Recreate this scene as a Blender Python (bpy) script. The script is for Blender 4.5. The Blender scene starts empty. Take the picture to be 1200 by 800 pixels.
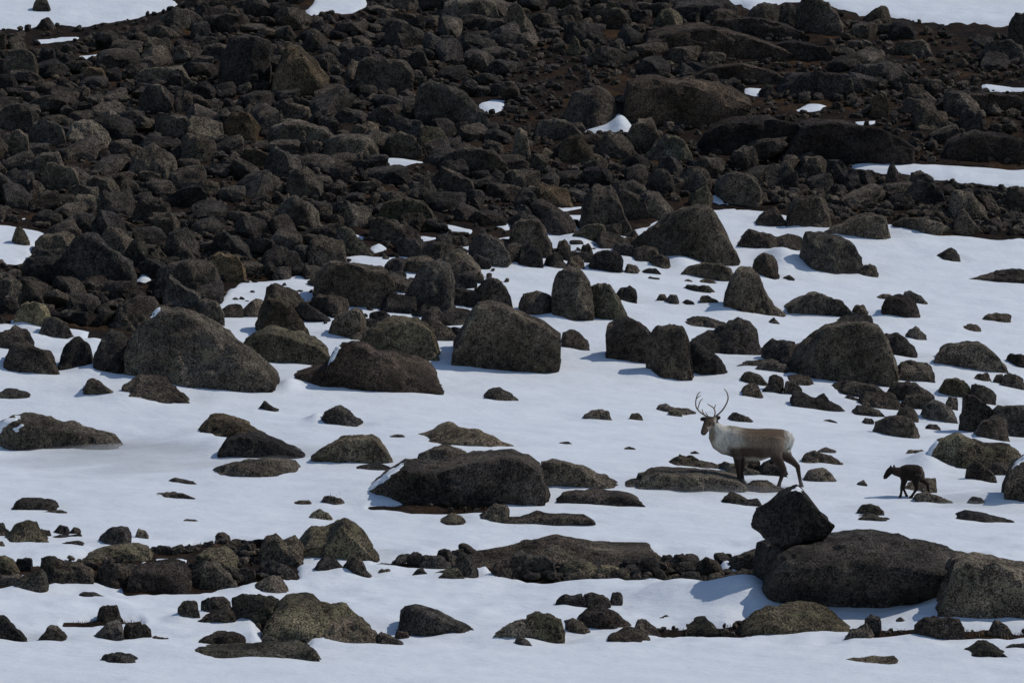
import bpy, bmesh, math, random
import numpy as np
from mathutils import Vector

# ------------------------------------------------------------------ camera, sky, sun, exposure
SC = bpy.context.scene
COL = SC.collection
CAM_H, PITCH, FPX = 8.31, math.radians(-3.5), 6460.0        # telephoto across a slope; FPX = focal length in 1200-px units
cam_data = bpy.data.cameras.new('camera')
cam_data.sensor_width = 36.0
cam_data.lens = FPX / 1200.0 * 36.0
cam_data.clip_start = 0.5
cam_data.clip_end = 5000.0
cam = bpy.data.objects.new('camera', cam_data)
cam.location = (0, 0, CAM_H)
cam.rotation_euler = (math.radians(90) + PITCH, 0, 0)
COL.objects.link(cam)
SC.camera = cam

SUN_EL, SUN_AZ = math.radians(49), math.radians(17)          # azimuth measured from +X (right) towards +Y (away)
sun_dir = Vector((math.cos(SUN_EL) * math.cos(SUN_AZ), math.cos(SUN_EL) * math.sin(SUN_AZ), math.sin(SUN_EL)))
world = bpy.data.worlds.new('World'); SC.world = world; world.use_nodes = True
wn = world.node_tree; wn.nodes.clear()
wo = wn.nodes.new('ShaderNodeOutputWorld'); wb = wn.nodes.new('ShaderNodeBackground'); ws = wn.nodes.new('ShaderNodeTexSky')
ws.sky_type = 'NISHITA'; ws.sun_disc = False; ws.sun_elevation = SUN_EL
ws.sun_rotation = math.atan2(sun_dir.x, sun_dir.y); ws.altitude = 900; ws.air_density = 1.0; ws.dust_density = 0.6; ws.ozone_density = 1.5
wb.inputs['Strength'].default_value = 0.12
wn.links.new(ws.outputs[0], wb.inputs[0]); wn.links.new(wb.outputs[0], wo.inputs[0])
sl = bpy.data.lights.new('sun', 'SUN'); sl.energy = 3.0; sl.angle = math.radians(0.53); sl.color = (1.0, 0.955, 0.88)
sun = bpy.data.objects.new('sun', sl); sun.rotation_euler = sun_dir.to_track_quat('Z', 'Y').to_euler(); sun.location = (40, 100, 80)
COL.objects.link(sun)
SC.view_settings.view_transform = 'Standard'; SC.view_settings.look = 'None'
SC.view_settings.gamma = 1.0; SC.view_settings.use_curve_mapping = False
SC.view_settings.exposure = -0.47

# ------------------------------------------------------------------ helpers: noise, terrain, projection
def _hash(ix, iy, iz, seed):
    h = (ix.astype(np.int64) * 374761393 + iy.astype(np.int64) * 668265263 + iz.astype(np.int64) * 2147483647 + seed * 974634777) & 0xFFFFFFFF
    h = ((h ^ (h >> 13)) * 1274126177) & 0xFFFFFFFF
    h = h ^ (h >> 16)
    return (h & 0xFFFFF) / float(0xFFFFF)
def vnoise(P, seed=0):
    f = np.floor(P); t = P - f; t = t * t * (3 - 2 * t)
    i = f.astype(np.int64); out = 0
    for a in (0, 1):
        for b in (0, 1):
            for c in (0, 1):
                w = (t[:, 0] if a else 1 - t[:, 0]) * (t[:, 1] if b else 1 - t[:, 1]) * (t[:, 2] if c else 1 - t[:, 2])
                out = out + w * _hash(i[:, 0] + a, i[:, 1] + b, i[:, 2] + c, seed)
    return out * 2 - 1
def fbm(P, seed=0, octv=3):
    s, a, o = 1.0, 1.0, 0
    for k in range(octv):
        o = o + a * vnoise(P * s + 17.3 * k, seed + k); s *= 2.03; a *= 0.5
    return o
def noise2(x, y, sx, sy, seed=0, octv=3):
    x = np.asarray(x, float); y = np.asarray(y, float)
    return fbm(np.stack([x.ravel() / sx, y.ravel() / sy, np.zeros(x.size) + 0.37], 1), seed, octv).reshape(x.shape)

# slope profile: a gentle snow apron, then a steeper hillside of boulders that eases off far above the frame
_yk = np.array([-200, 98, 104, 114, 130, 150, 175, 230, 330, 900, 2500.])
_sk = np.radians([4.0, 4.0, 5.0, 9.5, 12.0, 12.5, 11.0, 7.0, 3.0, 1.5, 0.5])
_yy = np.linspace(-200, 2500, 27001)
_zz = np.concatenate([[0], np.cumsum(np.tan(np.interp(0.5 * (_yy[1:] + _yy[:-1]), _yk, _sk)) * np.diff(_yy))])
_zz -= np.interp(95.0, _yy, _zz)
def sstep(a, b, x):
    t = np.clip((x - a) / (b - a), 0, 1); return t * t * (3 - 2 * t)
def h0(x, y):
    x = np.asarray(x, float); y = np.asarray(y, float)
    z = np.interp(y, _yy, _zz)
    xs = 30 * np.tanh(x / 30)
    z = z - xs * (0.075 * sstep(99, 108, y) * (1 - sstep(122, 138, y)) + 0.012)
    z = z + 0.10 * np.sin(x * 0.31 + 0.6 + y * 0.05) * np.sin(y * 0.23 + 1.1)
    return z
CP, SP = math.cos(PITCH), math.sin(PITCH)
def project(x, y, z):
    """world point -> photo pixel (1200 x 800)"""
    dy = y; dz = np.asarray(z) - CAM_H
    f = dy * CP + dz * SP; u = -dy * SP + dz * CP
    return 600 + FPX * x / f, 400 - FPX * u / f
def ray(px, py):
    a = (px - 600) / FPX; b = (400 - py) / FPX
    return a / (CP - b * SP), (SP + b * CP) / (CP - b * SP)       # dx/dy, dz/dy
_ys = np.concatenate([np.arange(40, 220, 0.05), np.arange(220, 900, 0.5)])
def on_ground(px, py):
    ax, az = ray(px, py)
    d = (CAM_H + az * _ys) - h0(ax * _ys, _ys)
    k = np.argmax(d <= 0)
    if d[k] > 0: k = len(_ys) - 1
    if k > 0:
        t = d[k - 1] / (d[k - 1] - d[k] + 1e-12); y = _ys[k - 1] + t * (_ys[k] - _ys[k - 1])
    else: y = _ys[0]
    return float(ax * y), float(y), float(h0(ax * y, y))
def poly_sd(px, py, poly, ay=1.0):
    """signed distance (px units, rows weighted by ay) to a polygon, positive inside"""
    P = np.array(poly, float); x = px; y = py * ay; Q = P.copy(); Q[:, 1] *= ay
    d = np.full(x.shape, 1e9); ins = np.zeros(x.shape, bool)
    for i in range(len(Q)):
        a = Q[i]; b = Q[(i + 1) % len(Q)]; e = b - a
        t = np.clip(((x - a[0]) * e[0] + (y - a[1]) * e[1]) / (e @ e + 1e-9), 0, 1)
        d = np.minimum(d, np.hypot(x - a[0] - t * e[0], y - a[1] - t * e[1]))
        c = (a[1] > y) != (b[1] > y)
        ins ^= c & (x < (b[0] - a[0]) * (y - a[1]) / (b[1] - a[1] + 1e-12) + a[0])
    return np.where(ins, d, -d)

def new_mesh(name, V, F, smooth=True):
    V = np.asarray(V, np.float32); F = np.asarray(F, np.int32)
    me = bpy.data.meshes.new(name); k = F.shape[1]
    me.vertices.add(len(V)); me.vertices.foreach_set('co', V.ravel())
    me.loops.add(F.size); me.loops.foreach_set('vertex_index', F.ravel())
    me.polygons.add(len(F)); me.polygons.foreach_set('loop_start', np.arange(0, F.size, k, dtype=np.int32))
    me.polygons.foreach_set('loop_total', np.full(len(F), k, np.int32))
    me.update(calc_edges=True); me.validate()
    me.polygons.foreach_set('use_smooth', np.full(len(me.polygons), smooth, bool))
    return me
def link(name, me, mat, loc=(0, 0, 0), parent=None):
    o = bpy.data.objects.new(name, me); COL.objects.link(o); o.location = loc
    if me is not None and mat is not None and not me.materials: me.materials.append(mat)
    if parent is not None: o.parent = parent
    return o

# ------------------------------------------------------------------ materials
class NT:
    def __init__(s, name):
        s.m = bpy.data.materials.new(name); s.m.use_nodes = True; s.t = s.m.node_tree; s.t.nodes.clear()
        s.out = s.n('ShaderNodeOutputMaterial'); s.b = s.n('ShaderNodeBsdfPrincipled'); s.l(s.b.outputs[0], s.out.inputs[0])
    def n(s, k, **kw):
        x = s.t.nodes.new(k)
        for a, v in kw.items(): setattr(x, a, v)
        return x
    def l(s, a, b): s.t.links.new(a, b)
    def noise(s, vec, scale, detail=3, rough=0.55):
        x = s.n('ShaderNodeTexNoise'); x.inputs['Scale'].default_value = scale; x.inputs['Detail'].default_value = detail; x.inputs['Roughness'].default_value = rough
        s.l(vec, x.inputs['Vector']); return x.outputs['Fac']
    def ramp(s, fac, stops, interp='LINEAR'):
        r = s.n('ShaderNodeValToRGB'); r.color_ramp.interpolation = interp; e = r.color_ramp.elements
        while len(e) < len(stops): e.new(0.5)
        for i, (p, c) in enumerate(stops):
            e[i].position = p; e[i].color = (*c, 1) if len(c) == 3 else c
        s.l(fac, r.inputs[0]); return r.outputs[0]
    def mix(s, fac, a, b, mode='MIX'):
        x = s.n('ShaderNodeMix', data_type='RGBA', blend_type=mode)
        for sock, v in ((x.inputs[0], fac), (x.inputs[6], a), (x.inputs[7], b)):
            if isinstance(v, (int, float)): sock.default_value = v
            elif isinstance(v, tuple): sock.default_value = (*v, 1)
            else: s.l(v, sock)
        return x.outputs[2]
    def bump(s, h, strength, dist):
        x = s.n('ShaderNodeBump'); x.inputs['Strength'].default_value = strength; x.inputs['Distance'].default_value = dist
        s.l(h, x.inputs['Height']); return x
def g(v): return (v, v, v)

def rock_material(name, dark, mid, light, lichen, lich_amt=0.5):
    s = NT(name); co = s.n('ShaderNodeNewGeometry').outputs['Position']; oi = s.n('ShaderNodeObjectInfo')
    ad = s.n('ShaderNodeVectorMath', operation='ADD'); s.l(co, ad.inputs[0])
    sc = s.n('ShaderNodeVectorMath', operation='SCALE'); s.l(oi.outputs['Random'], sc.inputs['Scale']); sc.inputs[0].default_value = (37, 91, 53); s.l(sc.outputs[0], ad.inputs[1])
    v = ad.outputs[0]
    n1 = s.noise(v, 1.5, 5, 0.6); n2 = s.noise(v, 9, 4, 0.7); n3 = s.noise(v, 36, 2, 0.7); n4 = s.noise(v, 3.2, 5, 0.65)
    base = s.ramp(n1, [(0.3, dark), (0.5, mid), (0.72, light)])
    blot = s.ramp(n2, [(0.36, g(0.45)), (0.5, g(1.0)), (0.66, g(1.45))])
    c = s.mix(0.9, base, blot, 'MULTIPLY')
    spk = s.ramp(n3, [(0.39, g(0.40)), (0.5, g(0.95)), (0.60, g(1.85))])
    c = s.mix(0.95, c, spk, 'MULTIPLY')
    lf = s.ramp(n4, [(0.47, g(0.0)), (0.58, g(min(1.0, lich_amt * 1.5)))])
    lf2 = s.ramp(n2, [(0.45, g(0.0)), (0.56, g(1.0))])
    lm = s.mix(1.0, lf, lf2, 'MULTIPLY')
    c = s.mix(lm, c, lichen)
    tone = s.ramp(oi.outputs['Random'], [(0.0, (0.60, 0.60, 0.63)), (0.3, (0.92, 0.92, 0.93)), (0.6, (1.08, 1.0, 0.88)), (0.85, (1.25, 1.2, 1.12)), (1.0, (1.6, 1.45, 1.2))])
    c = s.mix(1.0, c, tone, 'MULTIPLY')
    n5 = s.noise(v, 0.75, 3, 0.5); c = s.mix(0.8, c, s.ramp(n5, [(0.38, g(0.55)), (0.52, g(1.0)), (0.64, g(1.5))]), 'MULTIPLY')
    vo = s.n('ShaderNodeTexVoronoi'); vo.inputs['Scale'].default_value = 7.0; s.l(v, vo.inputs['Vector']); sp = s.ramp(vo.outputs['Distance'], [(0.16, g(0.75)), (0.26, g(0.0))]); c = s.mix(s.mix(1.0, sp, lf, 'MULTIPLY'), c, tuple(x * 1.25 for x in lichen))
    s.l(c, s.b.inputs['Base Color']); s.b.inputs['Roughness'].default_value = 0.9; s.b.inputs['Specular IOR Level'].default_value = 0.2
    wv = s.n('ShaderNodeVectorMath', operation='ADD'); s.l(v, wv.inputs[0]); nv = s.n('ShaderNodeTexNoise'); nv.inputs['Scale'].default_value = 2.5; s.l(v, nv.inputs['Vector']); s.l(nv.outputs['Color'], wv.inputs[1])
    ck = s.n('ShaderNodeTexVoronoi', feature='DISTANCE_TO_EDGE'); ck.inputs['Scale'].default_value = 1.05; s.l(wv.outputs[0], ck.inputs['Vector'])
    cr = s.ramp(ck.outputs['Distance'], [(0.0, g(0.0)), (0.022, g(1.0))]); cm = s.ramp(n1, [(0.46, g(0.0)), (0.56, g(1.0))]); crk = s.mix(cm, cr, (1.0, 1.0, 1.0))
    c = s.mix(1.0, c, s.ramp(crk, [(0.0, g(0.35)), (1.0, g(1.0))]), 'MULTIPLY'); s.l(c, s.b.inputs['Base Color'])
    b0 = s.bump(crk, 1.0, 0.05)
    b1 = s.bump(n2, 0.9, 0.11); s.l(b0.outputs[0], b1.inputs['Normal']); b2 = s.bump(n3, 0.9, 0.04); s.l(b1.outputs[0], b2.inputs['Normal'])
    s.l(b2.outputs[0], s.b.inputs['Normal'])
    return s.m
ROCK = {
    'g': rock_material('granite', (0.096, 0.080, 0.069), (0.152, 0.129, 0.109), (0.224, 0.191, 0.156), (0.251, 0.231, 0.167)),
    'o': rock_material('lichened_granite', (0.090, 0.076, 0.059), (0.142, 0.123, 0.091), (0.206, 0.181, 0.132), (0.232, 0.218, 0.141), 0.7),
    't': rock_material('tan_granite', (0.133, 0.095, 0.060), (0.194, 0.140, 0.086), (0.261, 0.193, 0.123), (0.205, 0.176, 0.117), 0.4),
    'd': rock_material('dark_granite', (0.063, 0.052, 0.046), (0.101, 0.084, 0.073), (0.153, 0.129, 0.109), (0.188, 0.169, 0.123), 0.35),
    'b': rock_material('brown_bedrock', (0.053, 0.041, 0.033), (0.082, 0.063, 0.052), (0.122, 0.094, 0.077), (0.128, 0.103, 0.072), 0.3),
}
def snow_material():
    s = NT('wind_packed_snow'); co = s.n('ShaderNodeNewGeometry').outputs['Position']
    mp = s.n('ShaderNodeMapping'); mp.inputs['Scale'].default_value = (0.6, 1.1, 1.0); mp.inputs['Rotation'].default_value = (0, 0, 0.35); s.l(co, mp.inputs['Vector'])
    n1 = s.noise(mp.outputs[0], 1.4, 5, 0.6); n2 = s.noise(mp.outputs[0], 9, 4, 0.6); n3 = s.noise(co, 60, 2)
    c = s.ramp(n1, [(0.3, (0.735, 0.775, 0.825)), (0.7, (0.80, 0.835, 0.875))])
    s.l(c, s.b.inputs['Base Color']); s.b.inputs['Roughness'].default_value = 0.75; s.b.inputs['Specular IOR Level'].default_value = 0.2
    a = s.bump(n1, 0.42, 0.14); b = s.bump(n2, 0.38, 0.05); d = s.bump(n3, 0.3, 0.012)
    s.l(a.outputs[0], b.inputs['Normal']); s.l(b.outputs[0], d.inputs['Normal']); s.l(d.outputs[0], s.b.inputs['Normal'])
    return s.m
SNOW = snow_material()
def soil_material():
    s = NT('heath_soil'); co = s.n('ShaderNodeNewGeometry').outputs['Position']
    n1 = s.noise(co, 0.9, 5, 0.65); n2 = s.noise(co, 11, 4, 0.7); n3 = s.noise(co, 3.2, 4, 0.6)
    c = s.ramp(n1, [(0.32, (0.012, 0.009, 0.008)), (0.52, (0.024, 0.015, 0.011)), (0.66, (0.062, 0.034, 0.015))])
    c = s.mix(0.85, c, s.ramp(n2, [(0.34, g(0.45)), (0.5, g(1.0)), (0.68, g(1.7))]), 'MULTIPLY')
    c = s.mix(s.ramp(n3, [(0.55, g(0)), (0.66, g(0.3))]), c, (0.07, 0.06, 0.05))
    s.l(c, s.b.inputs['Base Color']); s.b.inputs['Roughness'].default_value = 0.95; s.b.inputs['Specular IOR Level'].default_value = 0.1
    a = s.bump(n2, 1.0, 0.08); s.l(a.outputs[0], s.b.inputs['Normal'])
    return s.m
SOIL = soil_material()
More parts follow.
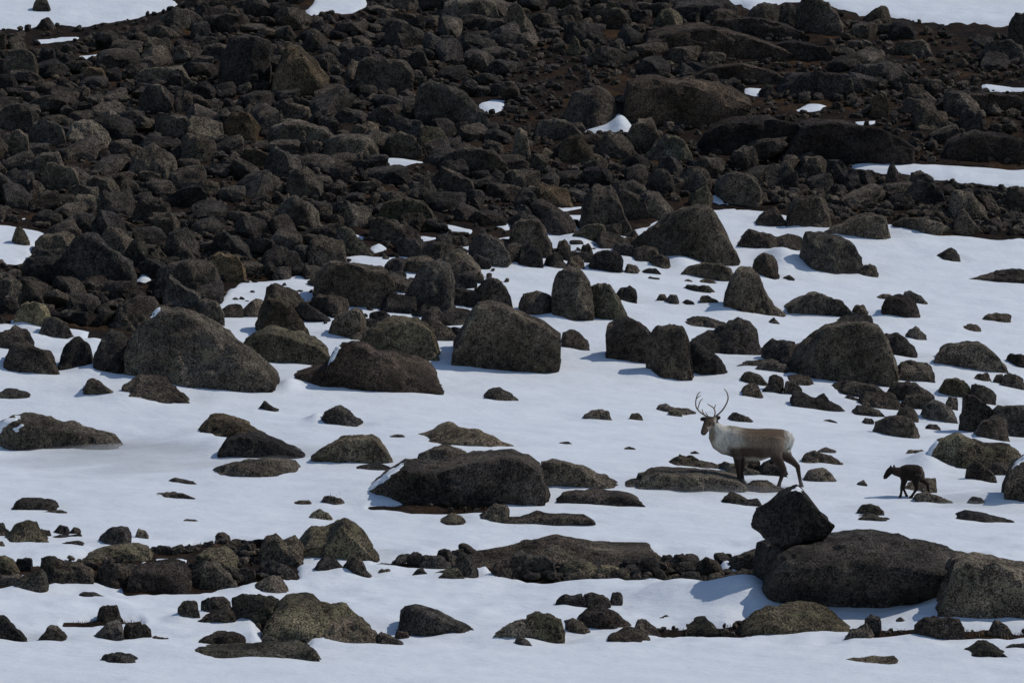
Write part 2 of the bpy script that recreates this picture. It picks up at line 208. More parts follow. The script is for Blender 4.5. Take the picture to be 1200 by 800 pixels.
# ------------------------------------------------------------------ the boulders that can be told apart
# label ; short phrase others refer to it by ; material ; upper outline from left foot to right foot, in photo pixels (turned into metres on the terrain below)
TRACED = '''
huge low-domed grey boulder at left, its right flank sloping down to open snow;the huge domed boulder at left;g;145,440 150,415 160,395 175,375 190,361 210,363 235,372 260,385 285,402 305,420 320,438 329,452 290,454
dark upright boulder leaning against the left side of the huge domed boulder;;d;105,436 110,415 120,395 130,387 145,390 158,405 160,440
wedge shaped dark boulder on the snow in front of the huge domed boulder;the wedge before the huge domed boulder;d;143,463 145,451 155,445 163,438 175,438 190,442 205,452 218,463 226,471 200,471
small two-humped dark stone left of the wedge before the huge domed boulder;;d;96,452 103,445 110,444 120,450 140,463 125,464 100,460
dark hummocked boulder near left edge, its foot ending in the snow;;d;5,430 8,410 15,403 35,405 55,412 65,425 72,437 40,434
;;d;-10,410 0,388 15,382 35,390 45,402
pointed dark boulder in snow between the left edge and the huge domed boulder;;d;70,424 75,410 85,398 93,395 105,402 110,418 102,433
;;g;-10,465 5,457 25,457 36,461 30,466
long olive grey boulder just right of and behind the huge domed boulder;;o;283,420 288,400 300,388 315,383 340,387 365,393 380,402 390,420 370,425
long reddish brown boulder with stepped top at edge of the open snow;the stepped reddish brown boulder;b;345,437 360,432 375,427 385,425 388,415 400,404 415,402 430,404 440,413 460,412 490,422 505,430 515,445 519,457 470,452
broad mossy rounded boulder behind the stepped reddish brown boulder;;o;418,408 425,390 440,378 460,373 485,374 500,380 510,392 514,408 500,418
large tall blocky grey boulder at middle, front row above the open snow;the tall blocky boulder at middle;gB;528,425 530,402 540,392 550,372 562,358 578,356 600,362 630,375 645,385 656,395 657,428 610,432
;;d;655,405 660,393 670,386 680,390 692,409
upright egg shaped boulder, left one of a leaning pair on snow;the leaning pair of boulders;g;647,345 648,328 655,318 670,314 682,318 692,335 697,352 692,370 675,375
greenish boulder sloping down on the right of the egg shaped upright boulder;;o;688,374 692,335 700,329 715,335 725,348 735,365 730,374
;;d;606,368 612,345 625,342 640,345 650,350 652,370
;;g;655,375 660,364 670,365 675,375
;;d;721,348 728,338 738,335 745,341 744,352
rounded dark boulder just up right of the tall blocky boulder at middle;;d;709,395 712,380 722,372 735,370 748,378 760,388 770,400 774,415 765,423 740,412
jagged upright dark boulder standing at the snow edge above the reindeer;the jagged upright dark boulder;d;757,395 770,384 785,381 800,385 808,400 809,430 812,443 780,440 762,430
;;d;798,430 800,405 810,400 825,405 840,415 855,438
;;d;805,405 830,390 850,378 865,370 878,372 888,385 893,410 870,415
;;g;860,430 875,423 890,421 905,425 905,432
;;d;798,378 815,372 830,371 850,378 840,382
steep pyramid shaped dark boulder on the snow at right of middle;the steep pyramid boulder;g;843,362 850,345 858,325 865,316 880,315 890,322 900,345 907,357 920,368
very large broad pyramid boulder with a flat shoulder, upper right of middle;the large broad pyramid boulder;g;736,285 750,276 770,265 785,252 800,245 815,241 830,242 838,255 850,278 860,295 865,304 830,305
small block perched at the peak of the large broad pyramid boulder;;o;804,241 808,230 820,222 828,218 833,228 837,241
tall dark block with pointed top left of the large broad pyramid boulder;;d;680,250 685,230 695,220 715,218 722,225 730,245 735,258 740,273 720,270
;;g;744,245 750,230 760,223 772,225 785,240 790,250 770,254
;;d;720,235 725,220 740,212 755,216 765,235
;;o;671,278 685,265 700,263 710,268 714,282 700,287
smooth grey dome of rock right of the large broad pyramid's perched block;;g;833,232 838,215 845,205 860,201 875,203 888,215 898,232 870,237
;;d;595,300 600,265 615,258 630,258 640,268 648,285 650,298
;;d;605,310 610,292 620,286 632,292 637,312
;;d;650,300 655,283 662,280 668,288 668,302
;;d;678,300 682,288 690,284 695,295 695,303
;;d;662,314 668,303 678,300 686,307 685,315
;;d;690,312 695,298 710,293 722,297 730,305 728,318
;;d;716,298 722,287 735,285 745,292 745,302
;;d;735,308 742,294 755,288 770,292 775,305
;;d;760,313 765,300 775,298 784,303 785,315
;;g;788,304 798,294 808,295 817,304
;;g;730,320 735,311 745,310 750,316 748,320
;;d;638,312 643,300 652,296 660,302 662,313
;;d;749,320 758,315 768,314 775,321
;;d;756,327 762,324 773,326
;;g;797,317 810,311 825,308 845,308 858,311 861,320 855,326 820,324
;;o;800,336 815,334 830,334 838,341 820,342
;;o;820,329 830,326 842,332
;;g;800,330 806,327 812,330
;;d;767,354 773,345 780,345 784,354
;;d;778,356 785,346 792,347 797,357
;;d;797,357 805,351 812,353 815,358
;;d;816,358 823,348 830,346 840,352 845,358
;;d;857,291 870,278 878,270 895,273 910,277 925,273 938,278 943,288 920,292
;;d;880,326 885,305 895,297 905,300 912,312 912,326
squat grey boulder with a cut-off top, standing alone on high right snow;the squat grey boulder;g;934,312 937,290 945,272 960,270 975,275 990,280 1000,287 1008,300 1015,312 1010,320
;;d;1007,321 1012,311 1020,309 1028,314 1025,322
grey ramp shaped boulder rising rightwards above the squat grey boulder;;g;962,270 975,265 1000,257 1015,251 1025,250 1038,253 1041,275 1020,277
dark upturned block behind the squat grey boulder, narrow at its foot;;d;920,262 923,245 930,236 945,230 960,228 972,236 975,247 965,258 955,268
;;d;885,262 895,250 908,241 915,250 925,265
;;g;1047,262 1060,254 1075,254 1090,258 1110,265 1122,272 1090,272
;;d;1116,270 1120,250 1130,245 1140,260 1152,271
lone small grey stone with peaked top on empty upper right snow;;g;1094,302 1105,297 1115,290 1120,293 1126,304 1110,305
long flat dark slab reaching out of the picture at upper right edge;the flat slab at the upper right edge;d;1126,328 1150,321 1170,316 1185,315 1210,318 1230,330
low wide grey boulder on snow above the great round dome at right;;g;921,358 935,350 943,345 958,343 970,348 985,352 993,360 999,367 950,364
;;d;998,365 1005,357 1012,358 1020,368
dark brown box shaped boulder with a second stone behind, right snow;the box shaped brown boulder on right snow;b;1031,365 1035,353 1045,347 1060,347 1072,355 1080,370 1060,372
;;g;1055,352 1060,343 1068,341 1078,347 1086,355
;;g;1025,350 1035,344 1045,346 1045,351
;;d;980,376 990,370 1010,370 1023,368 1024,378
;;g;1148,376 1158,367 1168,365 1175,368 1185,371 1168,378
;;g;1122,385 1135,380 1145,379 1152,387
;;d;900,378 907,372 914,379
;;g;917,326 925,322 932,327
great round dome of dark grey rock on the snow at right;the great round dome at right;g;895,445 915,420 930,405 950,390 965,380 985,377 1010,377 1028,384 1040,405 1048,425 1050,440
dark boulder half hidden at the left shoulder of the great round dome;;d;890,430 893,408 905,398 920,397 933,402 935,430
;;g;880,434 892,424 905,420 920,428 930,436
;;d;1059,396 1065,388 1072,382 1080,388 1086,397
rounded dark boulder on the upper right side of the great round dome;;d;1033,404 1036,392 1050,391 1062,398 1072,408 1075,418
smooth grey boulder touching the lower right foot of the great round dome;;g;1048,440 1055,425 1070,423 1085,426 1093,434 1097,440 1080,445
broad smooth whaleback boulder alone on snow near the right edge;the smooth whaleback boulder at right;g;1088,422 1100,410 1115,402 1130,400 1148,402 1160,410 1172,422 1180,432 1140,430
;;d;1177,428 1185,415 1195,414 1210,420 1215,430
;;d;1140,447 1148,436 1158,436 1162,447
;;d;1162,450 1168,439 1175,439 1178,450
;;d;1170,452 1180,438 1190,437 1200,445 1199,454
;;g;865,448 872,440 880,437 890,440 899,450
;;d;867,464 872,453 880,449 890,452 893,464
;;d;890,460 900,452 910,450 915,460
;;d;918,450 925,441 940,440 948,443 955,451 945,453
;;d;900,458 902,443 910,440 918,448 916,460
;;d;917,460 920,449 930,447 940,455 938,462
double humped dark boulder on the snow below the great round dome;the double humped boulder;d;926,472 928,460 940,459 955,464 965,460 975,468 989,480 960,475
;;d;968,459 980,448 995,444 1010,447 1025,449 1035,458 1025,465
;;d;1005,472 1015,462 1035,459 1050,462 1054,475 1035,478
;;g;988,467 995,463 1008,468 1005,472
;;g;997,483 1005,476 1020,477 1032,482 1039,488 1015,486
;;g;964,493 972,491 981,494
;;d;1040,458 1050,450 1065,448 1075,450 1080,455 1095,465 1085,470
;;d;1055,472 1060,466 1075,463 1090,465 1100,475 1095,480
;;g;1080,480 1090,472 1105,470 1115,478 1124,493 1100,492
;;d;1050,490 1055,480 1065,477 1072,482 1075,492
spreading grey boulder with a flat cap on the snow above the calf;the flat capped boulder above the calf;g;1022,506 1026,495 1035,492 1048,487 1062,487 1070,495 1078,511
;;g;1009,496 1014,490 1022,490 1025,496
;;d;1083,501 1090,497 1098,498 1103,503
;;o;1095,460 1105,447 1118,442 1130,447 1137,455 1130,465
;;d;1131,468 1138,452 1148,449 1160,455 1167,462 1165,472
;;d;1105,478 1112,464 1122,466 1124,480
tall dark boulder with slanting left face in the heap near right edge;the tall slanting boulder near the right edge;d;1122,490 1121,475 1128,463 1140,462 1150,470 1165,485 1170,500 1150,508
;;d;1140,512 1150,495 1165,486 1180,492 1185,515
;;g;1160,510 1165,482 1180,475 1200,475 1215,490 1215,512
large grey boulder with snow on its left shoulder, behind the calf;the large boulder behind the calf;o;1082,548 1085,535 1090,525 1098,515 1110,510 1125,509 1135,515 1150,520 1180,520 1195,535 1200,550
;;d;1130,560 1135,545 1145,540 1155,548 1165,555 1168,563
;;d;1158,556 1163,545 1175,542 1182,548 1184,556
dark rounded boulder cut by the right edge, snow on its shoulder;the dark boulder cut by the right edge;d;1174,586 1176,565 1182,552 1195,540 1210,531 1230,545 1240,590
;;g;1060,533 1065,528 1080,527 1086,532
;;g;938,535 945,529 955,530 975,535 986,542 960,541
;;g;958,528 968,524 981,529
grey low boulder on the snow just behind the reindeer's hind hooves;;g;940,561 945,553 955,550 967,550 975,556 980,563
tiny peaked grey stone on bare snow between the reindeer and calf;;g;1004,567 1012,562 1017,568
low grey stone just behind the hind legs of the calf;;g;1058,572 1070,565 1085,561 1095,562 1098,570 1090,576
;;g;1072,580 1085,576 1100,580 1118,588 1095,589
;;g;1130,590 1140,582 1150,583 1156,590
;;g;847,494 855,485 862,482 870,486 882,494
long low ledge of rock passing behind the front legs of the reindeer;;g;772,547 785,538 797,533 805,536 820,539 835,540 845,545 850,549
;;g;838,550 850,542 870,545 880,548 895,552 905,555
;;d;867,552 872,539 882,537 890,542 892,552
;;d;885,556 893,545 905,538 915,545 925,556
long flat grey slab under the front hooves of the reindeer;the slab at the reindeer's front hooves;gB;745,562 750,554 765,551 800,552 830,553 850,556 865,560 874,566 872,572 800,575
;;g;727,571 735,564 748,561 757,565 763,570
low rock under the belly of the reindeer, right end of slab;;d;867,574 872,565 885,562 900,565 915,571 925,576
;;g;842,590 848,581 858,578 870,583 880,590
;;d;860,592 875,585 888,584 893,590
;;g;1000,603 1008,591 1020,589 1030,594 1037,603
;;o;993,611 1010,605 1022,603 1040,608 1052,611
dark long stone with tapering right end on snow near right edge;;d;1116,612 1122,602 1132,599 1150,602 1175,607 1198,612
;;g;1065,607 1072,605 1082,607
big dark boulder perched on the broad slab in lower right foreground;the big perched boulder;d;PERCHED
broad dark slab boulder carrying the perched boulder, lower right foreground;the broad slab under the perched boulder;dU;885,715 886,668 892,645 915,634 960,632 990,629 1025,628 1060,634 1085,643 1115,652 1140,655 1165,657 1172,670 1190,700 1150,718
angular block with sharp front edge at lower right, against the broad slab;the sharp edged block at lower right;gB;1094,722 1096,700 1104,685 1116,661 1135,655 1160,656 1180,660 1215,664 1240,690 1240,726
mossy low boulder in front of the left end of the broad slab;the mossy boulder before the broad slab;o;862,743 868,730 880,718 900,708 930,704 955,707 975,715 990,727 998,738 990,741
;;d;988,749 998,737 1008,730 1017,728 1023,736 1022,748
;;d;1010,740 1014,726 1020,722 1030,727 1032,738
square topped brown stone in front of the sharp edged block;;b;1072,747 1075,730 1085,725 1100,723 1120,724 1128,733 1130,748
;;d;1160,743 1156,734 1165,726 1172,727 1180,734 1187,742
pointed greenish stone on the bottom snow at lower right corner;the pointed stone at lower right;o;1119,770 1130,763 1145,754 1155,752 1168,758 1182,769
;;d;1172,760 1185,754 1200,753 1215,760
;;g;984,774 1010,770 1045,769 1052,772 1010,777
;;d;1048,729 1055,722 1062,728
;;d;1166,692 1180,680 1205,676 1215,690
long dark slab like boulder in the centre foreground of the snow;the dark central boulder;d;426,583 432,570 445,560 455,552 475,541 500,545 520,543 545,537 575,531 598,530 620,537 632,545 638,560 641,578 641,589
grey boulder showing over the back of the dark central boulder;;g;484,545 490,533 505,526 525,524 540,528 553,536 550,548
dark boulder sloping down right just behind the dark central boulder;;g;632,565 635,540 648,537 665,540 690,548 710,555 722,565 735,568 700,570
long thin whaleback stone on the snow right of the dark central boulder;the thin whaleback stone;d;650,588 660,577 675,573 700,575 725,577 745,583 757,590 720,591
small pyramid stone with snow on it below the dark central boulder;;g;555,611 570,595 580,588 590,590 598,597 600,608
long low slab on the snow below the dark central boulder;the low slab below the dark central boulder;d;550,612 580,607 625,601 660,600 685,602 697,608 660,613
;;g;510,614 520,607 530,602 540,604 548,612
;;d;375,590 380,582 390,581 400,584 405,589
;;d;342,590 350,586 362,586 365,589
;;o;360,608 368,599 375,596 385,602 390,608
long humped grey boulder with snow streaks running out at left edge;the long boulder at the left edge;g;-30,522 -15,500 5,492 25,486 40,486 60,490 90,497 115,503 135,508 143,517 146,526 100,525
brown topped boulder with a snow wedge on its left, left snow;the brown topped boulder on left snow;t;227,511 235,500 245,490 252,487 270,490 290,497 310,505 320,515
grey boulder overlapping the front of the brown topped boulder on left snow;;d;258,526 268,512 275,508 295,507 315,512 335,522 355,531 340,537
low flat topped stone on snow below the brown topped boulder;;g;250,548 262,543 290,540 330,540 345,543 352,555 300,558
;;g;195,565 203,560 215,562 233,566
smooth grey hump on snow left of the dark central boulder;the smooth grey hump on snow;g;365,531 385,520 400,513 420,511 435,511 445,516 455,530 459,541 430,542
small rounded grey stone alone on snow below the stepped reddish brown boulder;;g;375,490 380,482 390,477 398,476 408,482 424,494 405,498
;;d;303,479 310,470 320,477 327,480
;;d;407,550 425,545 440,543 457,547 450,551
;;g;453,513 465,509 472,509 478,514
grey stone with a small peak and long right tail, central snow;the long tailed stone on central snow;g;489,513 500,510 510,502 525,496 530,497 537,503 560,505 580,512 600,520 607,524 560,521
;;g;567,464 575,457 585,455 597,460 608,467 590,466
;;g;684,486 690,483 705,481 712,481 717,489 700,490
;;d;736,491 740,485 748,484 753,489
;;d;769,477 780,473 795,478 818,484 790,485
;;o;782,487 785,481 795,481 800,486
;;d;650,521 660,518 666,517 672,521
;;d;731,526 738,523 745,526
;;d;809,530 815,528 820,531
;;d;14,595 25,585 40,586 55,585 70,590 65,597 35,597
;;d;49,600 60,597 72,597 80,600
thin flat dark slab barely above the snow below the left hump;;d;150,582 175,581 195,577 215,577 230,583 210,584
;;o;4,636 10,624 18,616 30,612 42,614 48,625 57,634
;;d;-15,628 -10,616 3,615 12,622 10,628
;;d;44,628 48,620 58,622 60,628
;;d;62,624 70,615 78,617 82,624
;;d;82,623 87,617 95,621 94,623
;;d;55,630 75,626 95,626 100,630
;;d;65,641 78,634 92,634 100,639
;;d;-10,641 -5,634 3,634 7,640
dark round stone stacked above the mossy low boulder at lower left;;d;115,639 118,630 127,624 132,618 142,616 150,620 155,628 150,640
;;g;158,628 162,620 170,622 174,628
wide mossy low boulder topping the rock band at lower left;the mossy low boulder at lower left;o;85,657 100,650 118,643 130,640 160,638 172,641 178,650 170,658
;;d;46,672 50,653 58,649 66,653 75,658 95,658 108,668 112,676 95,682 60,682
;;o;-15,670 -8,652 5,650 15,656 22,668
;;d;17,668 20,655 30,653 38,656 34,666
;;o;15,688 22,678 35,673 48,668 55,680 48,690 35,693
;;d;-10,687 0,674 20,674 28,680
;;d;110,682 115,665 130,660 150,663 155,678 140,683
reddish mossy boulder in the middle of the rock band at lower left;;b;148,690 152,672 165,663 180,660 195,657 215,660 224,668 222,685 190,691
grey faceted stone at the front of the rock band at lower left;;g;226,687 230,668 240,660 252,659 262,668 278,681 255,686
;;o;222,668 230,650 245,642 262,641 275,655 278,665
;;d;262,678 270,665 285,663 300,668 302,680
;;d;125,687 130,680 138,681 142,687
;;d;88,700 97,694 110,693 124,699
;;d;212,611 218,608 233,609 232,611
rounded dark stone alone on the snow below the mossy triangular boulder;;d;292,693 300,683 318,675 328,675 335,682 338,688 330,693
mossy triangular boulder with speckled face, peak high, lower left of middle;the mossy triangular boulder;o;338,655 345,640 360,622 366,618 385,619 395,609 404,605 415,610 425,622 437,637 447,648 430,652
;;d;300,660 310,634 323,628 332,634 345,630 355,645 350,658
;;d;300,675 305,660 320,655 335,660 345,668 348,675
;;d;366,669 380,655 392,653 400,660 408,668 395,672
;;d;402,668 408,656 415,652 425,656 430,668 435,673
;;d;440,670 447,667 455,667 460,670
;;d;510,656 513,646 520,643 527,644 532,652 530,658
;;d;494,658 503,653 515,653 528,660 520,664
;;d;483,672 490,666 496,666 501,672
;;o;505,675 520,668 535,663 546,675 530,677
;;d;533,670 535,652 545,647 555,655 562,673 548,675
long low bedrock ridge along the snow in the lower middle;the long bedrock ridge;d;530,655 560,643 590,637 620,633 645,632 670,635 695,640 720,640 745,641 760,641 772,650 775,664
;;g;598,674 600,650 612,647 622,650 640,652 648,662 652,675
;;d;573,675 580,662 595,655 605,665 610,676
;;o;650,677 660,662 680,656 697,660 705,672 690,677
;;o;695,677 705,664 720,662 735,670 745,678
;;d;745,675 752,658 765,656 775,668 772,678
;;d;766,685 768,672 775,668 785,678 790,688
;;d;794,685 797,673 808,668 820,672 826,684
;;d;785,665 790,650 800,646 810,653 815,665
;;d;812,676 818,658 828,651 838,654 850,665 853,677
;;d;825,685 830,674 842,671 852,676 856,685
;;d;850,668 862,652 880,648 895,645 905,655 905,670
;;d;773,662 776,651 784,650 788,658
;;g;620,658 628,648 640,646 650,656
dark boulder cut by the left edge near the bottom of the picture;the dark boulder at bottom left edge;d;-25,749 -20,730 -5,721 8,723 20,735 33,749
;;d;45,749 53,740 58,735 66,735 73,741 78,749
split grey boulder, left half of a pair at lower left;the split pair at lower left;g;99,750 110,745 120,737 127,727 140,727 145,735 145,750
dark right half of the split boulder pair at lower left;;d;143,748 145,732 152,730 166,730 176,733 178,740 177,747
;;d;113,727 115,713 126,708 138,710 134,716 142,722 140,727
;;g;173,750 182,745 197,747 199,751
flat speckled stone alone on the bottom snow at lower left;;g;112,776 125,767 134,765 150,767 162,773 161,776
long straight edged slab on the bottom snow left of middle;the long straight slab on the bottom snow;o;218,772 219,763 235,759 300,757 340,754 365,754 384,766
;;d;226,756 245,745 262,739 275,741 287,747 288,754
;;d;206,712 220,704 230,708 235,720 232,728
;;g;234,722 237,706 250,699 260,701 270,708 272,725
;;d;224,731 240,722 260,712 275,708 290,718 292,732
;;o;272,728 273,704 282,698 310,697 325,702 333,708 330,732
large bumpy lichened boulder with brown foot, bottom left of middle;the large bumpy lichened boulder;o;307,747 307,722 320,715 338,703 355,700 368,702 374,707 390,706 402,705 410,714 430,727 445,737 452,742 440,750
grey lump against the right front of the large bumpy lichened boulder;;g;375,752 380,738 400,729 420,727 440,738 446,753
;;d;436,755 447,743 460,746 472,753
;;g;302,756 310,748 320,746 328,750 330,757
smooth grey teardrop boulder tapering to the right on the bottom snow;the teardrop boulder;g;466,742 467,722 475,713 484,709 495,711 520,722 545,731 563,740 540,743
;;b;462,746 465,740 478,740 480,745
;;g;572,750 580,738 595,730 607,728 615,727 622,735 628,748
;;d;556,750 562,746 570,747 572,750
mossy two tone boulder in the bottom cluster right of the teardrop boulder;the mossy boulder in the bottom cluster;o;616,748 617,724 630,718 647,718 662,724 658,740 656,750
;;g;653,742 660,727 672,723 683,731 695,741
brown sloping boulder at the top of the bottom cluster;;b;671,728 685,713 705,709 722,715 735,726 742,734 720,737 690,738
;;d;651,706 660,697 672,698 682,696 690,707 685,712
;;d;680,712 683,700 695,694 706,696 716,705 718,711
;;d;714,709 717,695 724,692 730,698 729,710
;;d;703,753 715,744 738,736 750,738 762,747 758,751
;;g;598,757 605,748 610,745 620,752 625,757
;;d;741,738 748,726 757,728 765,735 775,742
;;o;803,742 806,732 818,724 827,722 836,732 845,743
;;d;765,726 780,720 790,725
tan brown peaked boulder high in the boulder field, left of middle;the tan peaked boulder high in the field;t;320,113 322,85 330,65 338,53 350,56 370,75 385,92 384,112
large dark face of rock just left of the tan peaked boulder;;d;255,98 262,60 272,44 300,42 318,50 318,105
;;d;414,108 420,75 430,68 470,70 485,85 484,108
large grey boulder with flat sloping side beside a snow scrap, high middle;the flat sided boulder beside the snow scrap;g;486,128 490,100 503,92 520,98 550,112 570,133 560,150
;;g;303,170 320,148 345,140 380,150 402,167
;;g;372,187 385,165 400,158 435,160 445,182
;;g;448,180 455,160 470,153 485,160 495,175 490,183
;;o;487,174 490,156 500,149 515,150 525,162 522,175
;;d;505,205 520,180 545,170 580,178 600,197
;;g;518,24 520,5 545,-5 580,0 585,22
;;g;525,58 535,42 560,40 580,48 582,60
;;g;590,42 595,10 605,2 615,15 627,37
;;d;656,50 662,30 680,26 700,32 708,48
;;o;662,64 668,52 673,42 679,50 683,63
;;g;708,28 710,5 720,2 727,12 725,28
;;o;762,35 775,12 785,9 800,20 800,35
;;d;780,20 790,2 815,-6 850,-6 866,12 864,22
;;g;873,28 880,12 895,3 912,6 916,28
long dark bedrock outcrop with vertical front beside a triangle of snow;the dark outcrop beside the snow triangle;bB;730,146 732,98 742,92 760,91 820,95 855,100 880,115 880,134 800,140
dark block left of the triangle of snow high on the hillside;;d;660,144 670,108 700,102 722,110 723,140 690,149
;;g;622,163 630,142 650,138 670,145 682,160
;;g;600,190 602,158 610,149 618,156 622,185
;;o;755,187 765,165 780,158 800,165 812,183
rounded bedrock hump with lighter top below the top right snowfield;the rounded bedrock hump;bB;735,66 760,38 790,32 830,32 860,38 900,50 930,64
;;bB;820,42 840,24 880,20 920,28 945,44
big dark dome breaking the skyline of snow at top right;the dark dome at the top right snow;d;930,37 932,12 940,-2 955,-5 970,5 980,18 987,30 980,38
;;d;912,30 915,8 925,3 934,10 934,30
peaked dark boulder on the upper snow edge right of the dark dome;;d;1008,30 1020,15 1033,6 1040,10 1048,27
;;d;1040,45 1045,28 1056,23 1070,28 1076,44
;;g;1040,62 1055,50 1078,47 1092,54 1096,63
;;g;1148,66 1160,50 1185,47 1198,55 1205,72
tall dark boulder at the top right corner above the moor;;d;1180,58 1183,28 1190,18 1210,17 1220,60
dark oval boulder lying on the brown moor at upper right;the dark oval boulder on the moor;d;905,104 920,86 960,84 995,88 1005,98 990,110 950,113
;;d;1055,118 1060,100 1070,97 1082,99 1085,117
broad smooth bedrock slab above the right hand snow band;the smooth bedrock slab at upper right;bB;905,185 940,145 975,142 1010,148 1040,155 1067,170 1063,189
;;bB;815,179 830,152 860,141 900,138 935,145 946,165 940,179
;;bB;640,178 665,162 700,158 730,162 745,178
;;bB;880,66 900,52 930,48 965,55 975,68
;;bB;800,92 830,80 870,75 905,82 922,95
;;d;985,92 1005,76 1040,72 1065,82 1070,94
;;bB;1085,128 1110,112 1150,108 1190,112 1215,130
;;bB;1100,184 1112,163 1140,155 1175,158 1205,168 1210,186
;;d;1120,152 1125,133 1136,128 1148,135 1152,152
;;t;1018,136 1022,115 1032,110 1040,114 1042,136
;;d;1036,222 1042,198 1046,190 1054,205 1057,222
;;g;1062,222 1068,203 1080,200 1092,207 1100,223
;;g;171,62 173,44 195,45 205,55 204,70 195,72
;;d;125,62 130,49 150,47 166,50 168,63
;;t;90,97 94,82 105,79 120,83 126,97
;;g;155,95 170,80 215,77 230,97
;;g;3,88 8,62 30,55 42,68 45,90
;;d;37,13 42,2 50,-2 56,3 58,12
;;d;44,33 50,23 58,21 65,32
;;g;180,35 190,18 208,9 220,15 226,32
;;t;255,32 260,14 272,8 280,16 281,32
;;g;75,168 85,145 105,141 125,153 130,170
;;g;148,207 160,178 180,170 200,180 210,207
;;g;8,188 14,158 22,150 32,160 36,188
;;g;115,153 120,135 130,129 140,136 142,153
large smooth sided block among the rocks at left, under the flat tilted slab;the large smooth block at left;g;72,322 75,295 85,278 100,272 115,276 135,292 155,305 160,320 158,335 120,333
;;g;40,297 42,283 55,276 75,272 88,275 85,297
;;g;58,328 62,300 75,293 85,298 95,315 101,330
;;o;143,310 150,290 162,277 170,285 176,312
broad dark round topped boulder above the huge domed boulder at left;;d;182,338 185,318 195,310 215,305 240,306 255,312 259,335 250,346 210,346
;;g;72,274 80,258 95,250 110,253 122,265 122,276
flat pale slab tilted on the rocks at far left;;g;78,237 82,220 95,217 118,222 116,230 90,238
;;g;248,297 252,277 262,270 275,275 290,288 298,304
;;g;193,300 198,275 210,265 222,270 232,290 230,303
small pointed stone standing in the snow patch at left edge;;o;13,286 18,270 24,266 30,272 36,287
;;d;36,260 45,248 60,246 75,252 76,263
;;g;226,377 230,355 240,350 255,353 263,368 255,379
;;d;125,387 140,355 160,348 180,348 190,364
;;o;18,378 25,358 38,354 52,357 60,370 50,381
;;d;45,394 50,376 65,372 80,378 85,394
;;g;-10,354 0,328 12,324 26,330 26,354
large loaf shaped dark boulder behind a snow patch, left of middle;the loaf shaped dark boulder;d;370,342 372,325 378,312 390,307 420,310 440,314 455,318 462,330 460,345 450,359 420,358
tall oval boulder standing right of the loaf shaped dark boulder;;g;474,352 478,335 490,315 500,306 515,305 528,315 532,330 530,350 520,363
;;d;447,318 455,305 465,302 478,306 483,318
pointed grey boulder between two small snow patches above the loaf shaped boulder;;o;385,292 392,278 402,267 412,272 425,283 438,297 410,297
olive brown lit boulder standing over the long olive grey boulder;;t;300,382 305,360 312,349 330,352 345,362 358,378 364,390 350,396 320,394
;;d;308,354 313,338 320,333 335,336 350,342 358,355 360,371
;;d;360,364 365,350 375,346 395,346 408,350 411,362 405,370
;;g;385,392 390,375 405,364 418,360 428,368 432,385 425,396
;;g;545,307 550,290 560,275 575,275 590,285 598,300 598,310
;;g;510,323 520,300 535,292 550,297 562,308 565,326
;;d;555,360 560,335 572,325 588,330 600,345 602,362
;;o;440,262 450,240 470,232 495,236 508,250 506,264
;;g;310,265 320,245 345,228 365,240 378,262 370,268
;;d;300,320 310,300 325,288 345,296 360,315 358,322
;;d;505,345 512,330 525,325 540,335 545,350
'''
PERCHED_TOP = '882,610 885,597 905,582 925,575 934,571 945,580 955,592 967,604 972,622'
PERCHED_BOT = '882,612 890,624 905,637 925,634 950,635 964,631 972,620'

